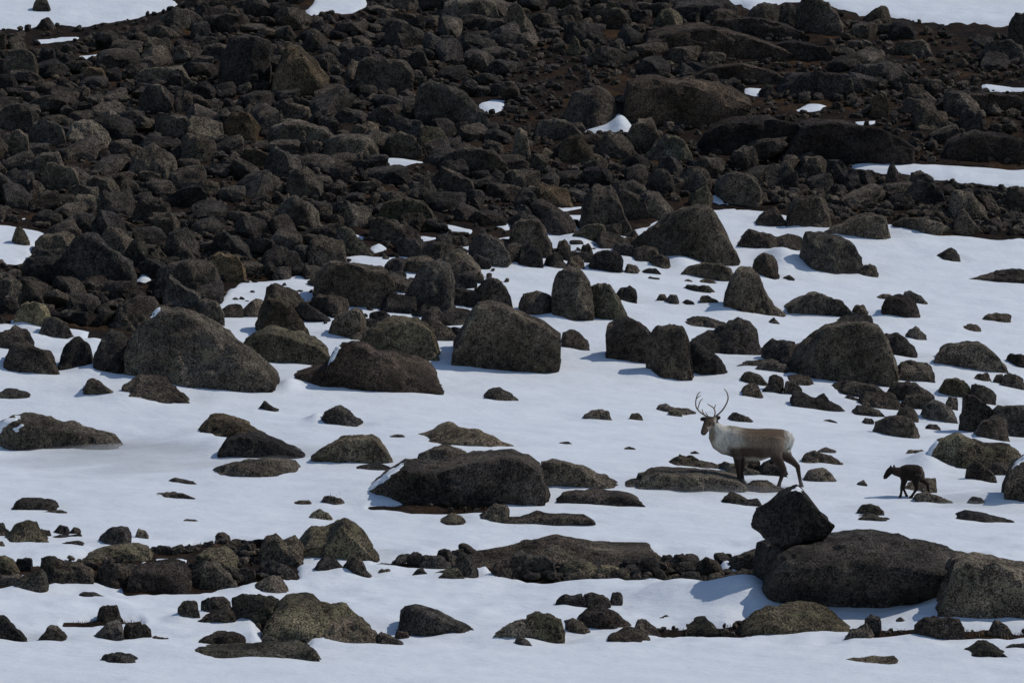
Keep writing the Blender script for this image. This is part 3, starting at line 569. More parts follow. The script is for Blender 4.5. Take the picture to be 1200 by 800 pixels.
# ------------------------------------------------------------------ where snow lies (photo pixels, carried onto the terrain)
SNOW_LINE = [(-300, 372), (0, 374), (60, 388), (110, 390), (160, 404), (230, 380), (270, 332), (330, 322), (400, 305), (520, 288), (575, 276), (620, 262), (650, 244), (690, 243), (740, 262), (790, 245), (832, 230), (900, 238), (960, 258), (1040, 258), (1100, 268), (1200, 274), (1500, 285)]
SNOW_POLYS = [
    [(-400, -300), (215, -300), (212, 6), (170, 18), (140, 26), (105, 31), (60, 30), (30, 34), (-400, 36)],
    [(22, 46), (60, 40), (97, 38), (97, 46), (60, 49), (30, 51)], [(85, 62), (125, 60), (125, 66), (90, 68)], [(195, 37), (232, 36), (235, 40), (200, 41)],
    [(352, 12), (362, 2), (350, -300), (470, -300), (435, 6), (415, 15), (385, 15), (360, 18)],
    [(770, -300), (1600, -300), (1600, 40), (1210, 30), (1110, 28), (1060, 22), (1000, 16), (985, 12), (960, 4), (880, 10), (865, 4), (790, 3)],
    [(552, 120), (572, 110), (597, 113), (594, 130), (572, 133)], [(676, 149), (700, 145), (722, 128), (728, 118), (740, 148), (730, 154), (700, 156)],
    [(654, 128), (663, 126), (664, 144), (654, 142)], [(918, 128), (945, 119), (970, 119), (970, 130), (930, 134)], [(990, 139), (1030, 137), (1028, 145), (1000, 146)],
    [(980, 184), (1060, 188), (1100, 190), (1200, 193), (1600, 193), (1600, 226), (1180, 219), (1100, 212), (1060, 204), (1000, 197)],
    [(-300, 262), (10, 258), (38, 263), (70, 270), (62, 280), (45, 284), (40, 298), (22, 309), (-300, 308)], [(12, 252), (35, 249), (38, 258), (20, 260)],
    [(158, 310), (180, 318), (182, 330), (160, 332)], [(258, 345), (285, 322), (300, 325), (368, 327), (372, 342), (350, 346), (310, 362), (288, 362)],
    [(384, 268), (400, 262), (437, 275), (436, 279), (405, 282)], [(392, 293), (474, 299), (452, 314), (420, 313), (395, 302)], [(430, 287), (450, 281), (456, 292), (434, 294)],
    [(482, 272), (518, 272), (516, 280), (486, 279)], [(510, 255), (560, 266), (557, 276), (512, 268)], [(445, 182), (510, 186), (510, 194), (446, 190)], [(570, 255), (605, 258), (600, 270), (575, 266)],
    [(1145, 95), (1210, 98), (1210, 106), (1150, 104)], [(868, 98), (898, 100), (895, 112), (870, 110)], [(775, 32), (830, 29), (826, 35), (780, 36)],
    [(330, 428), (372, 400), (394, 404), (388, 430)], [(410, 352), (442, 352), (440, 366), (415, 368)], [(366, 364), (398, 368), (388, 392), (368, 384)], [(183, 385), (215, 380), (240, 392), (200, 398)], [(565, 318), (600, 308), (640, 312), (655, 345), (610, 345)], [(0, 372), (40, 372), (110, 385), (100, 400), (50, 396)],
    [(940, 40), (975, 40), (972, 45), (942, 46)], [(640, 240), (690, 236), (690, 246), (650, 248)],
]
HEATH_POLYS = [
    [(40, 660), (110, 650), (190, 640), (222, 646), (228, 634), (295, 634), (345, 655), (345, 674), (300, 682), (225, 690), (150, 692), (110, 676), (40, 684), (-40, 690), (-60, 672)],
    [(440, 658), (500, 654), (530, 650), (600, 638), (780, 655), (905, 655), (905, 672), (850, 684), (775, 686), (720, 680), (640, 680), (590, 674), (560, 662), (500, 662)],
    [(745, 736), (800, 733), (850, 730), (880, 722), (900, 735), (870, 744), (800, 744)], [(76, 728), (120, 724), (162, 725), (165, 729), (120, 731)],
    [(1000, 737), (1080, 735), (1195, 738), (1230, 740), (1230, 746), (1100, 744), (1010, 744)], [(435, 593), (480, 589), (535, 590), (572, 592), (560, 598), (490, 599)],
    [(300, 728), (330, 740), (360, 752), (330, 752), (305, 748)], [(217, 638), (270, 633), (293, 636), (250, 641)],
]
INNER_SNOW = [[(150, 664), (165, 653), (190, 649), (226, 651), (222, 661), (180, 666)], [(60, 645), (100, 640), (112, 646), (70, 653)], [(15, 674), (42, 660), (48, 668), (30, 678)], [(110, 684), (150, 676), (150, 692), (112, 694)], [(528, 670), (572, 659), (582, 672), (545, 680)], [(846, 660), (872, 668), (862, 676), (840, 672)]]
# lower limit (row for each column) of the continuous boulder field
FIELD_X = [-200, 0, 110, 150, 250, 340, 420, 530, 575, 600, 660, 720, 745, 770, 840, 930, 1000, 1100, 1200, 1400]
FIELD_Y = [372, 378, 384, 372, 352, 372, 392, 398, 385, 318, 296, 296, 262, 246, 212, 226, 240, 252, 266, 275]
# ------------------------------------------------------------------ ground and snow
def snow_cover(px, py):
    """signed cover in pixels: positive where snow lies"""
    line = np.interp(px, [p[0] for p in SNOW_LINE], [p[1] for p in SNOW_LINE])
    c = (py - line) * 1.0
    for P in SNOW_POLYS: c = np.maximum(c, poly_sd(px, py, P, 2.0))
    for P in HEATH_POLYS: c = np.minimum(c, -poly_sd(px, py, P, 2.0) + 1.0)
    for P in INNER_SNOW: c = np.maximum(c, poly_sd(px, py, P, 2.0))
    return c
def axis(knots, steps):
    out = []
    for (a, b), n in zip(zip(knots[:-1], knots[1:]), steps): out.append(np.linspace(a, b, n, endpoint=False))
    return np.concatenate(out + [[knots[-1]]])
TX = axis([-1.6, -0.5, -0.16, -0.102, 0.102, 0.16, 0.5, 1.6], [8, 12, 16, 380, 16, 12, 8])            # x / y
TY = axis([5, 40, 68, 74, 92, 112, 135, 165, 190, 260, 500, 1500], [6, 8, 14, 110, 140, 150, 120, 30, 20, 16, 12])
GX, GY = np.meshgrid(TX, TY); GXw = GX * GY
H0 = h0(GXw, GY); PX, PY = project(GXw, GY, H0)
COVER = snow_cover(PX.ravel(), PY.ravel()).reshape(PX.shape)
def grid_faces(nr, nc):
    i = np.arange(nr * nc).reshape(nr, nc)
    return np.stack([i[:-1, :-1], i[:-1, 1:], i[1:, 1:], i[1:, :-1]], -1).reshape(-1, 4)
def micro(x, y):
    return 0.05 * noise2(x, y, 0.8, 0.8, 5, 3) + 0.035 * noise2(x, y, 0.22, 0.22, 9, 2)
GROUND_Z = H0 + micro(GXw, GY) - 0.2 * sstep(0, 30, COVER) - 0.035
for _p in HEATH_POLYS[:2]: GROUND_Z = GROUND_Z + 0.025 * sstep(0, 14, poly_sd(PX, PY, _p, 2.0)) * (1 + 0.9 * noise2(GXw, GY, 0.5, 0.5, 15, 3))
F = grid_faces(len(TY), len(TX))
Gs = np.stack([GXw, GY, GROUND_Z], -1)[::2, ::2]
gnd = link('ground', new_mesh('ground', Gs.reshape(-1, 3), grid_faces(*Gs.shape[:2])), SOIL); gnd['kind'] = 'structure'; gnd['label'] = 'brown heath and soil between the rocks'
def ground_at(x, y):
    return float(h0(x, y))

# ------------------------------------------------------------------ rock shapes
_ico = {}
def ico(sub):
    if sub not in _ico:
        bm = bmesh.new(); bmesh.ops.create_icosphere(bm, subdivisions=sub, radius=1.0); bm.verts.ensure_lookup_table()
        _ico[sub] = (np.array([v.co[:] for v in bm.verts]), np.array([[v.index for v in f.verts] for f in bm.faces])); bm.free()
    return _ico[sub]
def facets(d, rng, n, p, lo=0.90, hi=1.26):
    N = [(1, 0, 0), (-1, 0, 0), (0, 1, 0), (0, -1, 0), (0, 0, 1), (0, 0, -1)]; D = [1.0] * 6
    for k in range(n):
        v = rng.normal(size=3); v /= np.linalg.norm(v); N.append(tuple(v)); D.append(rng.uniform(lo, hi))
    A = np.clip(d @ np.array(N).T / np.array(D), 0, None)
    return d / (np.sum(A ** p, 1) ** (1.0 / p))[:, None]
def rough(V, S, seed, amp=1.0, absolute=True):
    c = V / S
    n = fbm(c * 2.2 + seed * 3.1, seed, 3) * 0.058 + fbm(c * 8.0 + seed, seed + 7, 2) * 0.020
    rid = 1 - np.abs(vnoise(c * 3.4 + 5.5 + seed, seed + 3)) * 2.0
    n = n - 0.050 * np.clip(rid - 0.5, 0, 1)
    if S > 0.25 and absolute: n = n + (0.030 * fbm(V * 3.6 + seed, seed + 21, 2) + 0.019 * fbm(V * 10.0 + seed, seed + 25, 2)) / S
    L = np.linalg.norm(V, axis=1, keepdims=True) + 1e-9
    return V + V / L * (n * S * amp)[:, None]
def warp(V, u_pts, T, B_pts=None, B=None, bottom=0.0):
    """squeeze the facet shape so its upper edge follows T(u) (metres), keeping the facets"""
    x = V[:, 0] / np.abs(V[:, 0]).max(); z = V[:, 2]
    bins = np.linspace(-1, 1, 33); ctr = 0.5 * (bins[1:] + bins[:-1]); k = np.clip(np.digitize(x, bins) - 1, 0, 31)
    def prof(sg):
        m = np.array([(z * sg)[k == i].max() if np.any(k == i) else 0.3 for i in range(32)])
        m = np.convolve(np.pad(m, 2, 'edge'), [0.1, 0.25, 0.3, 0.25, 0.1], 'valid'); return np.interp(x, ctr, np.clip(m, 0.3, 2))
    top = np.clip(z / prof(1), 0, 1.05) * np.interp(x, u_pts, T)
    bot = z * bottom if B is None else z / prof(-1) * np.interp(x, B_pts, B)
    return x, np.where(z > 0, top, bot)

SEEN = []          # (object, px box, label, ref) of every single boulder
MASKS = []         # pixel outlines of the traced boulders
BUMPS = []         # where drifts gather: x, y, half width, half depth, height
def parse(s): return [tuple(float(a) for a in q.split(',')) for q in s.split()]
def grazing(x, y, z):
    e = 0.5; s = math.atan((float(h0(x, y + e)) - float(h0(x, y - e))) / (2 * e)); return math.sin(s + math.atan2(CAM_H - z, y))
def make_boulder(pts, mat, rng, seed, label, ref, sub=None, place_y=None, bottom_pts=None):
    box = len(mat) > 1; under = mat.endswith('U'); mat = mat[0]
    xs = [p[0] for p in pts]; ysv = [p[1] for p in pts]
    x0, x1, yt, yb = min(xs), max(xs), min(ysv), max(ysv); cx = 0.5 * (x0 + x1)
    bx, by, bz = on_ground(cx, yb)
    s = FPX / (by * CP); w = (x1 - x0) / s; h = (yb - yt) / s
    gz = max(0.06, grazing(bx, by, bz))
    hd = min(0.5 * w * rng.uniform(0.72, 1.0), 0.42 * h / gz, 0.5 * w + 0.3)
    hd = max(hd, 0.16 * w, 0.05)
    if hd > 1.6: hd = 1.6
    cy = by + hd * 0.92 if place_y is None else place_y
    ax0, az0 = ray(cx, yb); X = ax0 * cy
    s = FPX / (cy * CP + (bz - CAM_H) * SP); hw = 0.5 * (x1 - x0) / s
    z_of = lambda row: CAM_H + ray(cx, row)[1] * cy
    if bottom_pts is None:
        z0 = float(h0(X, by)) - 0.075
        u, T = [], []
        for px, py in pts:
            uu = (px - cx) / (0.5 * (x1 - x0))
            if u and uu <= u[-1] + 1e-3: continue
            u.append(uu); T.append(max(z_of(py) - z0, 0.05 * h))
        B_u = B = None; bottom = 0.35 * h + 0.25 * hd + 0.06
    else:
        zm = z_of(0.5 * (pts[0][1] + pts[-1][1])); z0 = zm
        u = [(p[0] - cx) / (0.5 * (x1 - x0)) for p in pts]; T = [max(z_of(p[1]) - z0, 0.04) for p in pts]
        B_u = [(p[0] - cx) / (0.5 * (x1 - x0)) for p in bottom_pts]; B = [max(z0 - z_of(p[1]), 0.04) for p in bottom_pts]; bottom = 0
    wp = x1 - x0
    if sub is None: sub = 6 if wp > 150 else 5 if wp > 46 else 4
    d, Fc = ico(sub)
    if box: V = facets(d, rng, 8, 28, 1.15, 1.5)
    else: V = facets(d, rng, int(rng.integers(7, 12)), rng.uniform(18, 48), 0.80, 1.2)
    x, z = warp(V, u, T, B_u, B, bottom)
    P = np.stack([x * hw, V[:, 1] * hd, z], 1); wp = x1 - x0
    if under: P[:, 1] += np.where(P[:, 1] < 0, 0.30 * hd * (1 - sstep(0.1 * h, 0.62 * h, P[:, 2])) * np.clip(-P[:, 1] / hd, 0, 1), 0)
    P = rough(P, max(0.12, math.sqrt(hw * 2 * max(h, 0.3 * hw))) * (0.8 if len(pts) > 8 else 1), seed)
    name = 'flat_rock' if h < 0.27 * w else 'stone' if wp < 24 else 'boulder'
    bm_ = new_mesh(name, P, Fc); bm_.set_sharp_from_angle(angle=math.radians(24 if sub > 4 else 30))
    o = link(name, bm_, ROCK[mat], (X, cy, z0))
    SEEN.append(dict(o=o, box=(x0, yt, x1, yb), label=label, ref=ref, mat=mat, hd=hd))
    if yb > np.interp(cx, FIELD_X, FIELD_Y) and bottom_pts is None and wp > 12:
        BUMPS.append((X - 0.85 * hw, cy - 0.1 * hd, 0.55 * hw + 0.1, 0.8 * hd + 0.12, min(0.16 * h, 0.10) * rng.uniform(0.4, 1.3)))
        BUMPS.append((X + 0.9 * hw, cy, 0.5 * hw + 0.1, 0.7 * hd + 0.1, -min(0.16 * h, 0.08) * rng.uniform(0.2, 1.2)))
    return o
rng = np.random.default_rng(11)
BY_REF = {}; slab_y = None
rows = [r.split(';') for r in TRACED.strip().split('\n')]
perch = None
for i, (lab, ref, mat, pts) in enumerate(rows):
    if pts == 'PERCHED': perch = (lab, ref, mat, i); continue
    P = parse(pts)
    o = make_boulder(P, mat, rng, i, lab, ref)
    MASKS.append([(p[0], p[1]) for p in P] + ([(P[-1][0], max(q[1] for q in P)), (P[0][0], max(q[1] for q in P))]))
    if ref: BY_REF[ref] = o
sb = BY_REF['the broad slab under the perched boulder']
o = make_boulder(parse(PERCHED_TOP), perch[2], rng, 900, perch[0], perch[1], place_y=sb.location.y - 0.12, bottom_pts=parse(PERCHED_BOT)); BY_REF[perch[1]] = o

# ------------------------------------------------------------------ the boulder field above: smaller rocks packed between
MBOX = np.array([[min(p[0] for p in M), min(p[1] for p in M), max(p[0] for p in M), max(p[1] for p in M)] for M in MASKS])
def in_traced(px, py):
    for k in np.nonzero((MBOX[:, 0] < px) & (MBOX[:, 2] > px) & (MBOX[:, 1] < py) & (MBOX[:, 3] > py))[0]:
        if poly_sd(np.array([px]), np.array([py]), MASKS[k])[0] > 1: return True
    return False
rnd = random.Random(5)
cand = []
N_TRY = 9000
sizes = sorted([min(46, max(5.5, math.exp(rnd.gauss(2.72, 0.52)))) for _ in range(N_TRY)], reverse=True)
ctr = np.zeros((0, 3))
tries_px = np.array([rnd.uniform(-30, 1230) for _ in range(N_TRY * 4)])
tries_py = np.array([rnd.uniform(-34, 400) for _ in range(N_TRY * 4)])
cov = snow_cover(tries_px, tries_py); fl = np.interp(tries_px, FIELD_X, FIELD_Y)
n2 = noise2(tries_px, tries_py, 90, 40, 77, 2)
def patch_cover(px, py):
    c = np.full(px.shape, -1e3)
    for P in SNOW_POLYS: c = np.maximum(c, poly_sd(px, py, P, 2.0))
    return c
snow_up = np.maximum(np.maximum(patch_cover(tries_px, tries_py), patch_cover(tries_px, tries_py - 7)), patch_cover(tries_px, tries_py - 14)); snow_up2 = patch_cover(tries_px, tries_py - 22)
ti = 0
for w in sizes:
    for _ in range(4):
        if ti >= len(tries_px): break
        px, py, c, f, nn = tries_px[ti], tries_py[ti], cov[ti], fl[ti], n2[ti]; ti += 1
        if py > f: continue
        line = np.interp(px, [p[0] for p in SNOW_LINE], [p[1] for p in SNOW_LINE])
        patch = c > -1 and py < line
        if patch and (w > 13 or c > 3 or rnd.random() < 0.7): continue
        if (w > 8 and snow_up[ti - 1] > 0) or (w > 24 and snow_up2[ti - 1] > 0): continue
        if not patch and c > -1 and rnd.random() < 0.12: continue
        moor = px > 590 and 42 < py < 196 and nn > -0.25
        left_moor = px < 330 and 170 < py < 215 and nn > 0.25
        ww = w * (0.42 if moor else 0.85 if py < 130 else 1.0)
        if (moor and rnd.random() < 0.8) or (left_moor and rnd.random() < 0.5): continue
        if len(ctr):
            d = np.hypot(ctr[:, 0] - px, (ctr[:, 1] - py) * 1.55)
            if np.any(d < 0.33 * (ctr[:, 2] + ww)): continue
        if in_traced(px, py - 0.12 * ww): continue
        ctr = np.vstack([ctr, [px, py, ww]]); cand.append((px, py, ww)); break
cand.sort(key=lambda c: -c[2])
N_SINGLE = 52
for j, (px, py, w) in enumerate(cand[:N_SINGLE]):
    h = w * rnd.uniform(0.42, 0.82); x0, x1, yt = px - w / 2, px + w / 2, py - h; a = rnd.uniform(0.12, 0.5); b = min(0.88, a + rnd.uniform(0.25, 0.45))
    P = [(x0, py), (x0 + 0.06 * w, yt + rnd.uniform(0.15, 0.6) * h), (x0 + a * w, yt + rnd.uniform(0, 0.2) * h), (x0 + b * w, yt + rnd.uniform(0, 0.3) * h), (x1 - 0.06 * w, yt + rnd.uniform(0.25, 0.7) * h), (x1, py)]
    make_boulder(P, rnd.choice('gggdddddt'), rng, 2000 + j, '', '')
# the rest cannot be counted: one mass of scree
protos = []
for k in range(26):
    r2 = np.random.default_rng(300 + k); d, Fp = ico(3 if k < 18 else 2); V = facets(d, r2, 9, r2.uniform(18, 44), 0.74, 1.15)
    protos.append((rough(V, 1.3, 40 + k, 1.2, False), Fp))
rubble = list(cand[N_SINGLE:])
def sprinkle(poly, n, lo, hi, seed):
    rr = np.random.default_rng(seed); P = np.array(poly); q = rr.uniform(P.min(0), P.max(0), size=(n * 5, 2)); w = rr.uniform(lo, hi, n * 5)
    q, w = (lambda k: (q[k], w[k]))((poly_sd(q[:, 0], q[:, 1], poly, 2.0) > -2) & (snow_cover(q[:, 0], q[:, 1]) < 0))
    for (px, py), ww in zip(q, w):
        if n <= 0: break
        if not in_traced(px, py): rubble.append((px, py, ww)); n -= 1
sprinkle(HEATH_POLYS[0], 130, 5, 18, 1); sprinkle(HEATH_POLYS[1], 230, 5, 20, 2); sprinkle(HEATH_POLYS[2], 14, 4, 10, 3); sprinkle(HEATH_POLYS[4], 14, 3, 9, 4); sprinkle(HEATH_POLYS[5], 8, 3, 8, 5); sprinkle(HEATH_POLYS[6], 5, 4, 9, 6)
MOOR = [(590, 40), (900, 45), (1210, 65), (1210, 190), (960, 195), (600, 200)]
sprinkle(MOOR, 700, 3, 11, 8); sprinkle([(-20, -10), (600, -10), (760, 20), (600, 60), (590, 290), (520, 320), (150, 345), (-20, 360)], 2300, 4, 9.5, 9); sprinkle([(590, 195), (1220, 195), (1220, 262), (1000, 235), (840, 208), (750, 240), (650, 240), (590, 280)], 500, 4, 10, 10); sprinkle([(830, 212), (930, 222), (1210, 245), (1210, 274), (1100, 268), (960, 258), (850, 238)], 330, 5, 15, 12)
def fill(poly, n, lo, hi, seed):
    rr = np.random.default_rng(seed); P = np.array(poly); put = []
    for px, py, w in zip(rr.uniform(P[:, 0].min(), P[:, 0].max(), n * 12), rr.uniform(P[:, 1].min(), P[:, 1].max(), n * 12), rr.uniform(lo, hi, n * 12)):
        if len(put) >= n: break
        q = (np.array([px]), np.array([py]))
        if poly_sd(*q, poly)[0] < 0 or in_traced(px, py) or max(patch_cover(*q)[0], patch_cover(q[0], q[1] - 8)[0]) > 0: continue
        if any(math.hypot(px - a, 1.6 * (py - b)) < 0.36 * (w + c) for a, b, c in put + rubble_near): continue
        put.append((px, py, w))
    rubble.extend(put)
rubble_near = [c for c in cand if c[1] > 240]
fill([(190, 350), (300, 318), (420, 300), (560, 280), (600, 310), (565, 395), (420, 400), (330, 382), (250, 380)], 75, 12, 30, 21)
fill([(600, 270), (740, 250), (740, 300), (640, 322)], 26, 8, 18, 22)
VV, FF, TT, off = [], [], [], 0
for j, (px, py, w) in enumerate(rubble):
    x, y, z = on_ground(px, py); s = FPX / (y * CP); r = 0.5 * w / s
    big = w > 17; V, Fp = protos[rnd.randrange(18) if w > 9.5 else rnd.randrange(18, 26)]
    a = rnd.uniform(0, 6.283); t = rnd.gauss(0, 0.5); ca, sa, ct, st = math.cos(a), math.sin(a), math.cos(t), math.sin(t)
    S = V * np.array([r * rnd.uniform(0.85, 1.35), r * rnd.uniform(0.7, 1.1), r * rnd.uniform(0.4, 0.95)])
    S = np.stack([S[:, 0] * ct - S[:, 2] * st, S[:, 1], S[:, 0] * st + S[:, 2] * ct], 1)
    S = np.stack([S[:, 0] * ca - S[:, 1] * sa, S[:, 0] * sa + S[:, 1] * ca, S[:, 2]], 1) + np.array([x, y + 0.6 * r, z + 0.22 * r])
    VV.append(S); FF.append(Fp + off); off += len(S); TT.append(np.full(len(S), rnd.random()))
me = new_mesh('scree', np.concatenate(VV), np.concatenate(FF), False)
at = me.attributes.new('tone', 'FLOAT', 'POINT'); at.data.foreach_set('value', np.concatenate(TT).astype(np.float32))
scree_mat = ROCK['d'].copy(); scree_mat.name = 'scree_granite'
nt = scree_mat.node_tree; an = nt.nodes.new('ShaderNodeAttribute'); an.attribute_name = 'tone'
for l in list(nt.links):
    if l.from_node.type == 'OBJECT_INFO':
        dst = l.to_socket; nt.links.remove(l); nt.links.new(an.outputs['Fac'], dst)
scree = link('scree', me, scree_mat); scree['kind'] = 'stuff'; scree['label'] = 'smaller dark rocks packed between the boulders'

# ------------------------------------------------------------------ snow sheet over the ground
t = np.clip(COVER * 0.012, -0.40, 0.10) - 0.10 + 0.035 * noise2(GXw, GY, 0.9, 0.5, 21, 3) * (1 - sstep(15, 60, COVER))
t = t + 0.028 * noise2(GXw, GY, 3.2, 1.6, 31, 3) + 0.026 * noise2(GXw, GY, 0.9, 0.4, 35, 3)
t = t + sstep(610, 650, PY) * (1 - sstep(745, 775, PY)) * (0.045 * noise2(GXw, GY, 0.75, 0.45, 41, 3) + 0.02)
for (bx, by, sx, sy, hh) in BUMPS:
    m = (np.abs(GXw - bx) < 3 * sx) & (np.abs(GY - by) < 3 * sy)
    if m.any(): t[m] += hh * np.exp(-((GXw[m] - bx) / sx) ** 2 - ((GY[m] - by) / sy) ** 2)
def drift(px, py, sx, sy, hh):
    x, y, z = on_ground(px, py); m = (np.abs(GXw - x) < 3 * sx) & (np.abs(GY - y) < 3 * sy)
    t[m] += hh * np.exp(-((GXw[m] - x) / sx) ** 2 - ((GY[m] - y) / sy) ** 2)
for a in [(876, 706, 0.40, 0.9, 0.30), (835, 706, 0.5, 0.8, 0.14), (790, 700, 0.6, 0.9, 0.20), (700, 690, 0.9, 0.6, 0.10), (262, 524, 0.45, 0.7, 0.17), (225, 520, 0.5, 0.8, 0.10), (915, 306, 0.35, 0.9, 0.22), (371, 492, 0.16, 0.4, 0.12),
          (729, 151, 0.30, 0.45, 0.34), (1075, 600, 0.8, 0.7, 0.05), (1085, 545, 0.3, 0.7, 0.14), (338, 452, 0.2, 0.4, 0.16), (1105, 705, 0.25, 0.8, 0.22), (20, 505, 0.4, 0.5, 0.1), (560, 590, 0.5, 0.4, -0.03), (1140, 582, 0.5, 0.5, 0.09), (680, 285, .4, .8, .15), (800, 310, .4, .6, .15)]: drift(*a)
snow = link('snow', new_mesh('snow', np.stack([GXw, GY, H0 + t - 0.01], -1).reshape(-1, 3), F), SNOW); snow['kind'] = 'structure'; snow['label'] = 'wind packed snow covering the hillside'

# snow plastered on the lee shoulders of some boulders
def snow_cap(ref, poly, label, thick=0.02):
    o = BY_REF[ref]; me = o.data; n = len(me.vertices)
    co = np.empty(n * 3, np.float32); me.vertices.foreach_get('co', co); co = co.reshape(-1, 3)
    no = np.empty(n * 3, np.float32); me.vertices.foreach_get('normal', no); no = no.reshape(-1, 3)
    W = co + np.array(o.location); px, py = project(W[:, 0], W[:, 1], W[:, 2])
    px = px + 2.0 * vnoise(W * 9.0, 5); py = py + 2.0 * vnoise(W * 9.0, 6)
    ins = (poly_sd(px, py, poly) > 0) & (no[:, 1] < 0.25)
    fc = np.empty(len(me.polygons) * 3, np.int32); me.polygons.foreach_get('vertices', fc); fc = fc.reshape(-1, 3)
    keep = ins[fc].all(1)
    if keep.sum() < 4: return
    f = fc[keep]; used = np.unique(f); remap = -np.ones(n, int); remap[used] = np.arange(len(used)); f = remap[f]
    e = np.sort(np.concatenate([f[:, [0, 1]], f[:, [1, 2]], f[:, [2, 0]]]), 1); ue, cnt = np.unique(e, axis=0, return_counts=True)
    edge = np.zeros(len(used), bool); edge[ue[cnt == 1].ravel()] = True
    P = co[used] + no[used] * np.where(edge, -0.004, thick)[:, None]
    Q = co[used] - no[used] * 0.03
    k = len(used); b = ue[cnt == 1]
    faces = np.concatenate([f, f[:, ::-1] + k, np.stack([b[:, 0], b[:, 1], b[:, 1] + k], 1), np.stack([b[:, 0], b[:, 1] + k, b[:, 0] + k], 1)])
    c = link('snow_patch', new_mesh('snow_patch', np.concatenate([P, Q]), faces), SNOW, tuple(o.location))
    c['label'] = label; c['category'] = 'snow patch'; c['group'] = 'snow clinging to boulders'
snow_cap('the huge domed boulder at left', [(158, 400), (170, 378), (186, 357), (192, 360), (180, 376), (166, 397)], 'white snow strip on the upper left edge of the huge domed boulder')
snow_cap('the long boulder at the left edge', [(-12, 506), (2, 494), (22, 482), (26, 490), (12, 499), (0, 508)], 'upper snow streak on the long boulder at the left edge')
snow_cap('the long boulder at the left edge', [(13, 503), (26, 496), (31, 499), (20, 509)], 'lower snow streak on the long boulder at the left edge')
snow_cap('the stepped reddish brown boulder', [(383, 430), (388, 412), (398, 400), (401, 407), (393, 424)], 'snow strip on the left end of the stepped reddish brown boulder')
snow_cap('the dark central boulder', [(428, 580), (440, 562), (468, 542), (482, 538), (466, 554), (444, 570)], 'snow line on the left shoulder of the dark central boulder')
snow_cap('the large boulder behind the calf', [(1078, 550), (1088, 522), (1102, 508), (1101, 520), (1090, 542)], 'snow on the left shoulder of the boulder behind the calf')
snow_cap('the dark boulder cut by the right edge', [(1180, 558), (1192, 538), (1206, 528), (1206, 540), (1190, 556)], 'snow on the shoulder of the boulder cut by the right edge')
snow_cap('the big perched boulder', [(926, 577), (931, 568), (944, 575), (940, 580), (933, 577)], 'dab of snow on top of the big perched boulder', 0.012)

# ------------------------------------------------------------------ dry heath tufts and grass
def blades(name, pts, lo, hi, mat, label, seed, lean=0.5):
    rr = np.random.default_rng(seed); V, Fb = [], []
    for (x, y, z) in pts:
        for _ in range(rr.integers(3, 7)):
            a = rr.uniform(0, 6.283); L = rr.uniform(lo, hi); w = L * rr.uniform(0.03, 0.07) + 0.002; dx, dy = rr.normal(0, 0.05, 2); le = rr.uniform(0.1, lean)
            b = np.array([x + dx, y + dy, z - 0.05]); sd = np.array([math.cos(a) * w, math.sin(a) * w, 0]); up = np.array([math.cos(a + 1.3) * le * L, math.sin(a + 1.3) * le * L, L])
            k = len(V); V += [b - sd, b + sd, b + up * 0.6 + sd * 0.6, b + up]; Fb += [(k, k + 1, k + 2), (k, k + 2, k + 3)]
    o = link(name, new_mesh(name, V, Fb, False), mat); o['kind'] = 'stuff'; o['label'] = label; return o
def tuft_material(name, a, b, c):
    s = NT(name); co = s.n('ShaderNodeNewGeometry').outputs['Position']
    s.l(s.ramp(s.noise(co, 2.2, 4), [(0.35, a), (0.5, b), (0.66, c)]), s.b.inputs['Base Color']); s.b.inputs['Roughness'].default_value = 0.9; s.b.inputs['Specular IOR Level'].default_value = 0.1
    return s.m
HEATH = tuft_material('dry_heath', (0.022, 0.014, 0.011), (0.055, 0.031, 0.018), (0.12, 0.068, 0.028))
hp = []
rr = random.Random(9)
def tuft_points(poly, n):
    xs = [p[0] for p in poly]; ys = [p[1] for p in poly]; P = np.array([[rr.uniform(min(xs), max(xs)), rr.uniform(min(ys), max(ys))] for _ in range(n)])
    ok = (poly_sd(P[:, 0], P[:, 1], poly, 2.0) > 0) & (snow_cover(P[:, 0], P[:, 1]) < 1)
    for px, py in P[ok]: hp.append(on_ground(px, py))
for P, n in zip(HEATH_POLYS, [1300, 1700, 400, 200, 300, 300, 160, 160]): tuft_points(P, n)
tuft_points(MOOR, 5200); tuft_points([(0, 150), (330, 150), (330, 225), (0, 225)], 900)
blades('heath', hp, 0.02, 0.065, HEATH, 'low brown heath and dry moss between the rocks', 3)
GRASS = tuft_material('dry_grass', (0.10, 0.075, 0.05), (0.16, 0.12, 0.075), (0.22, 0.17, 0.11))
gp = []
for px, py, n in [(1140, 742, 8), (1185, 744, 5), (398, 583, 2), (535, 650, 3), (1130, 735, 4)]:
    for _ in range(n): gp.append(on_ground(px + rr.gauss(0, 8), py + rr.gauss(0, 1.2)))
blades('grass', gp, 0.05, 0.15, GRASS, 'thin dry grass stalks poking through the snow', 4, 0.9)

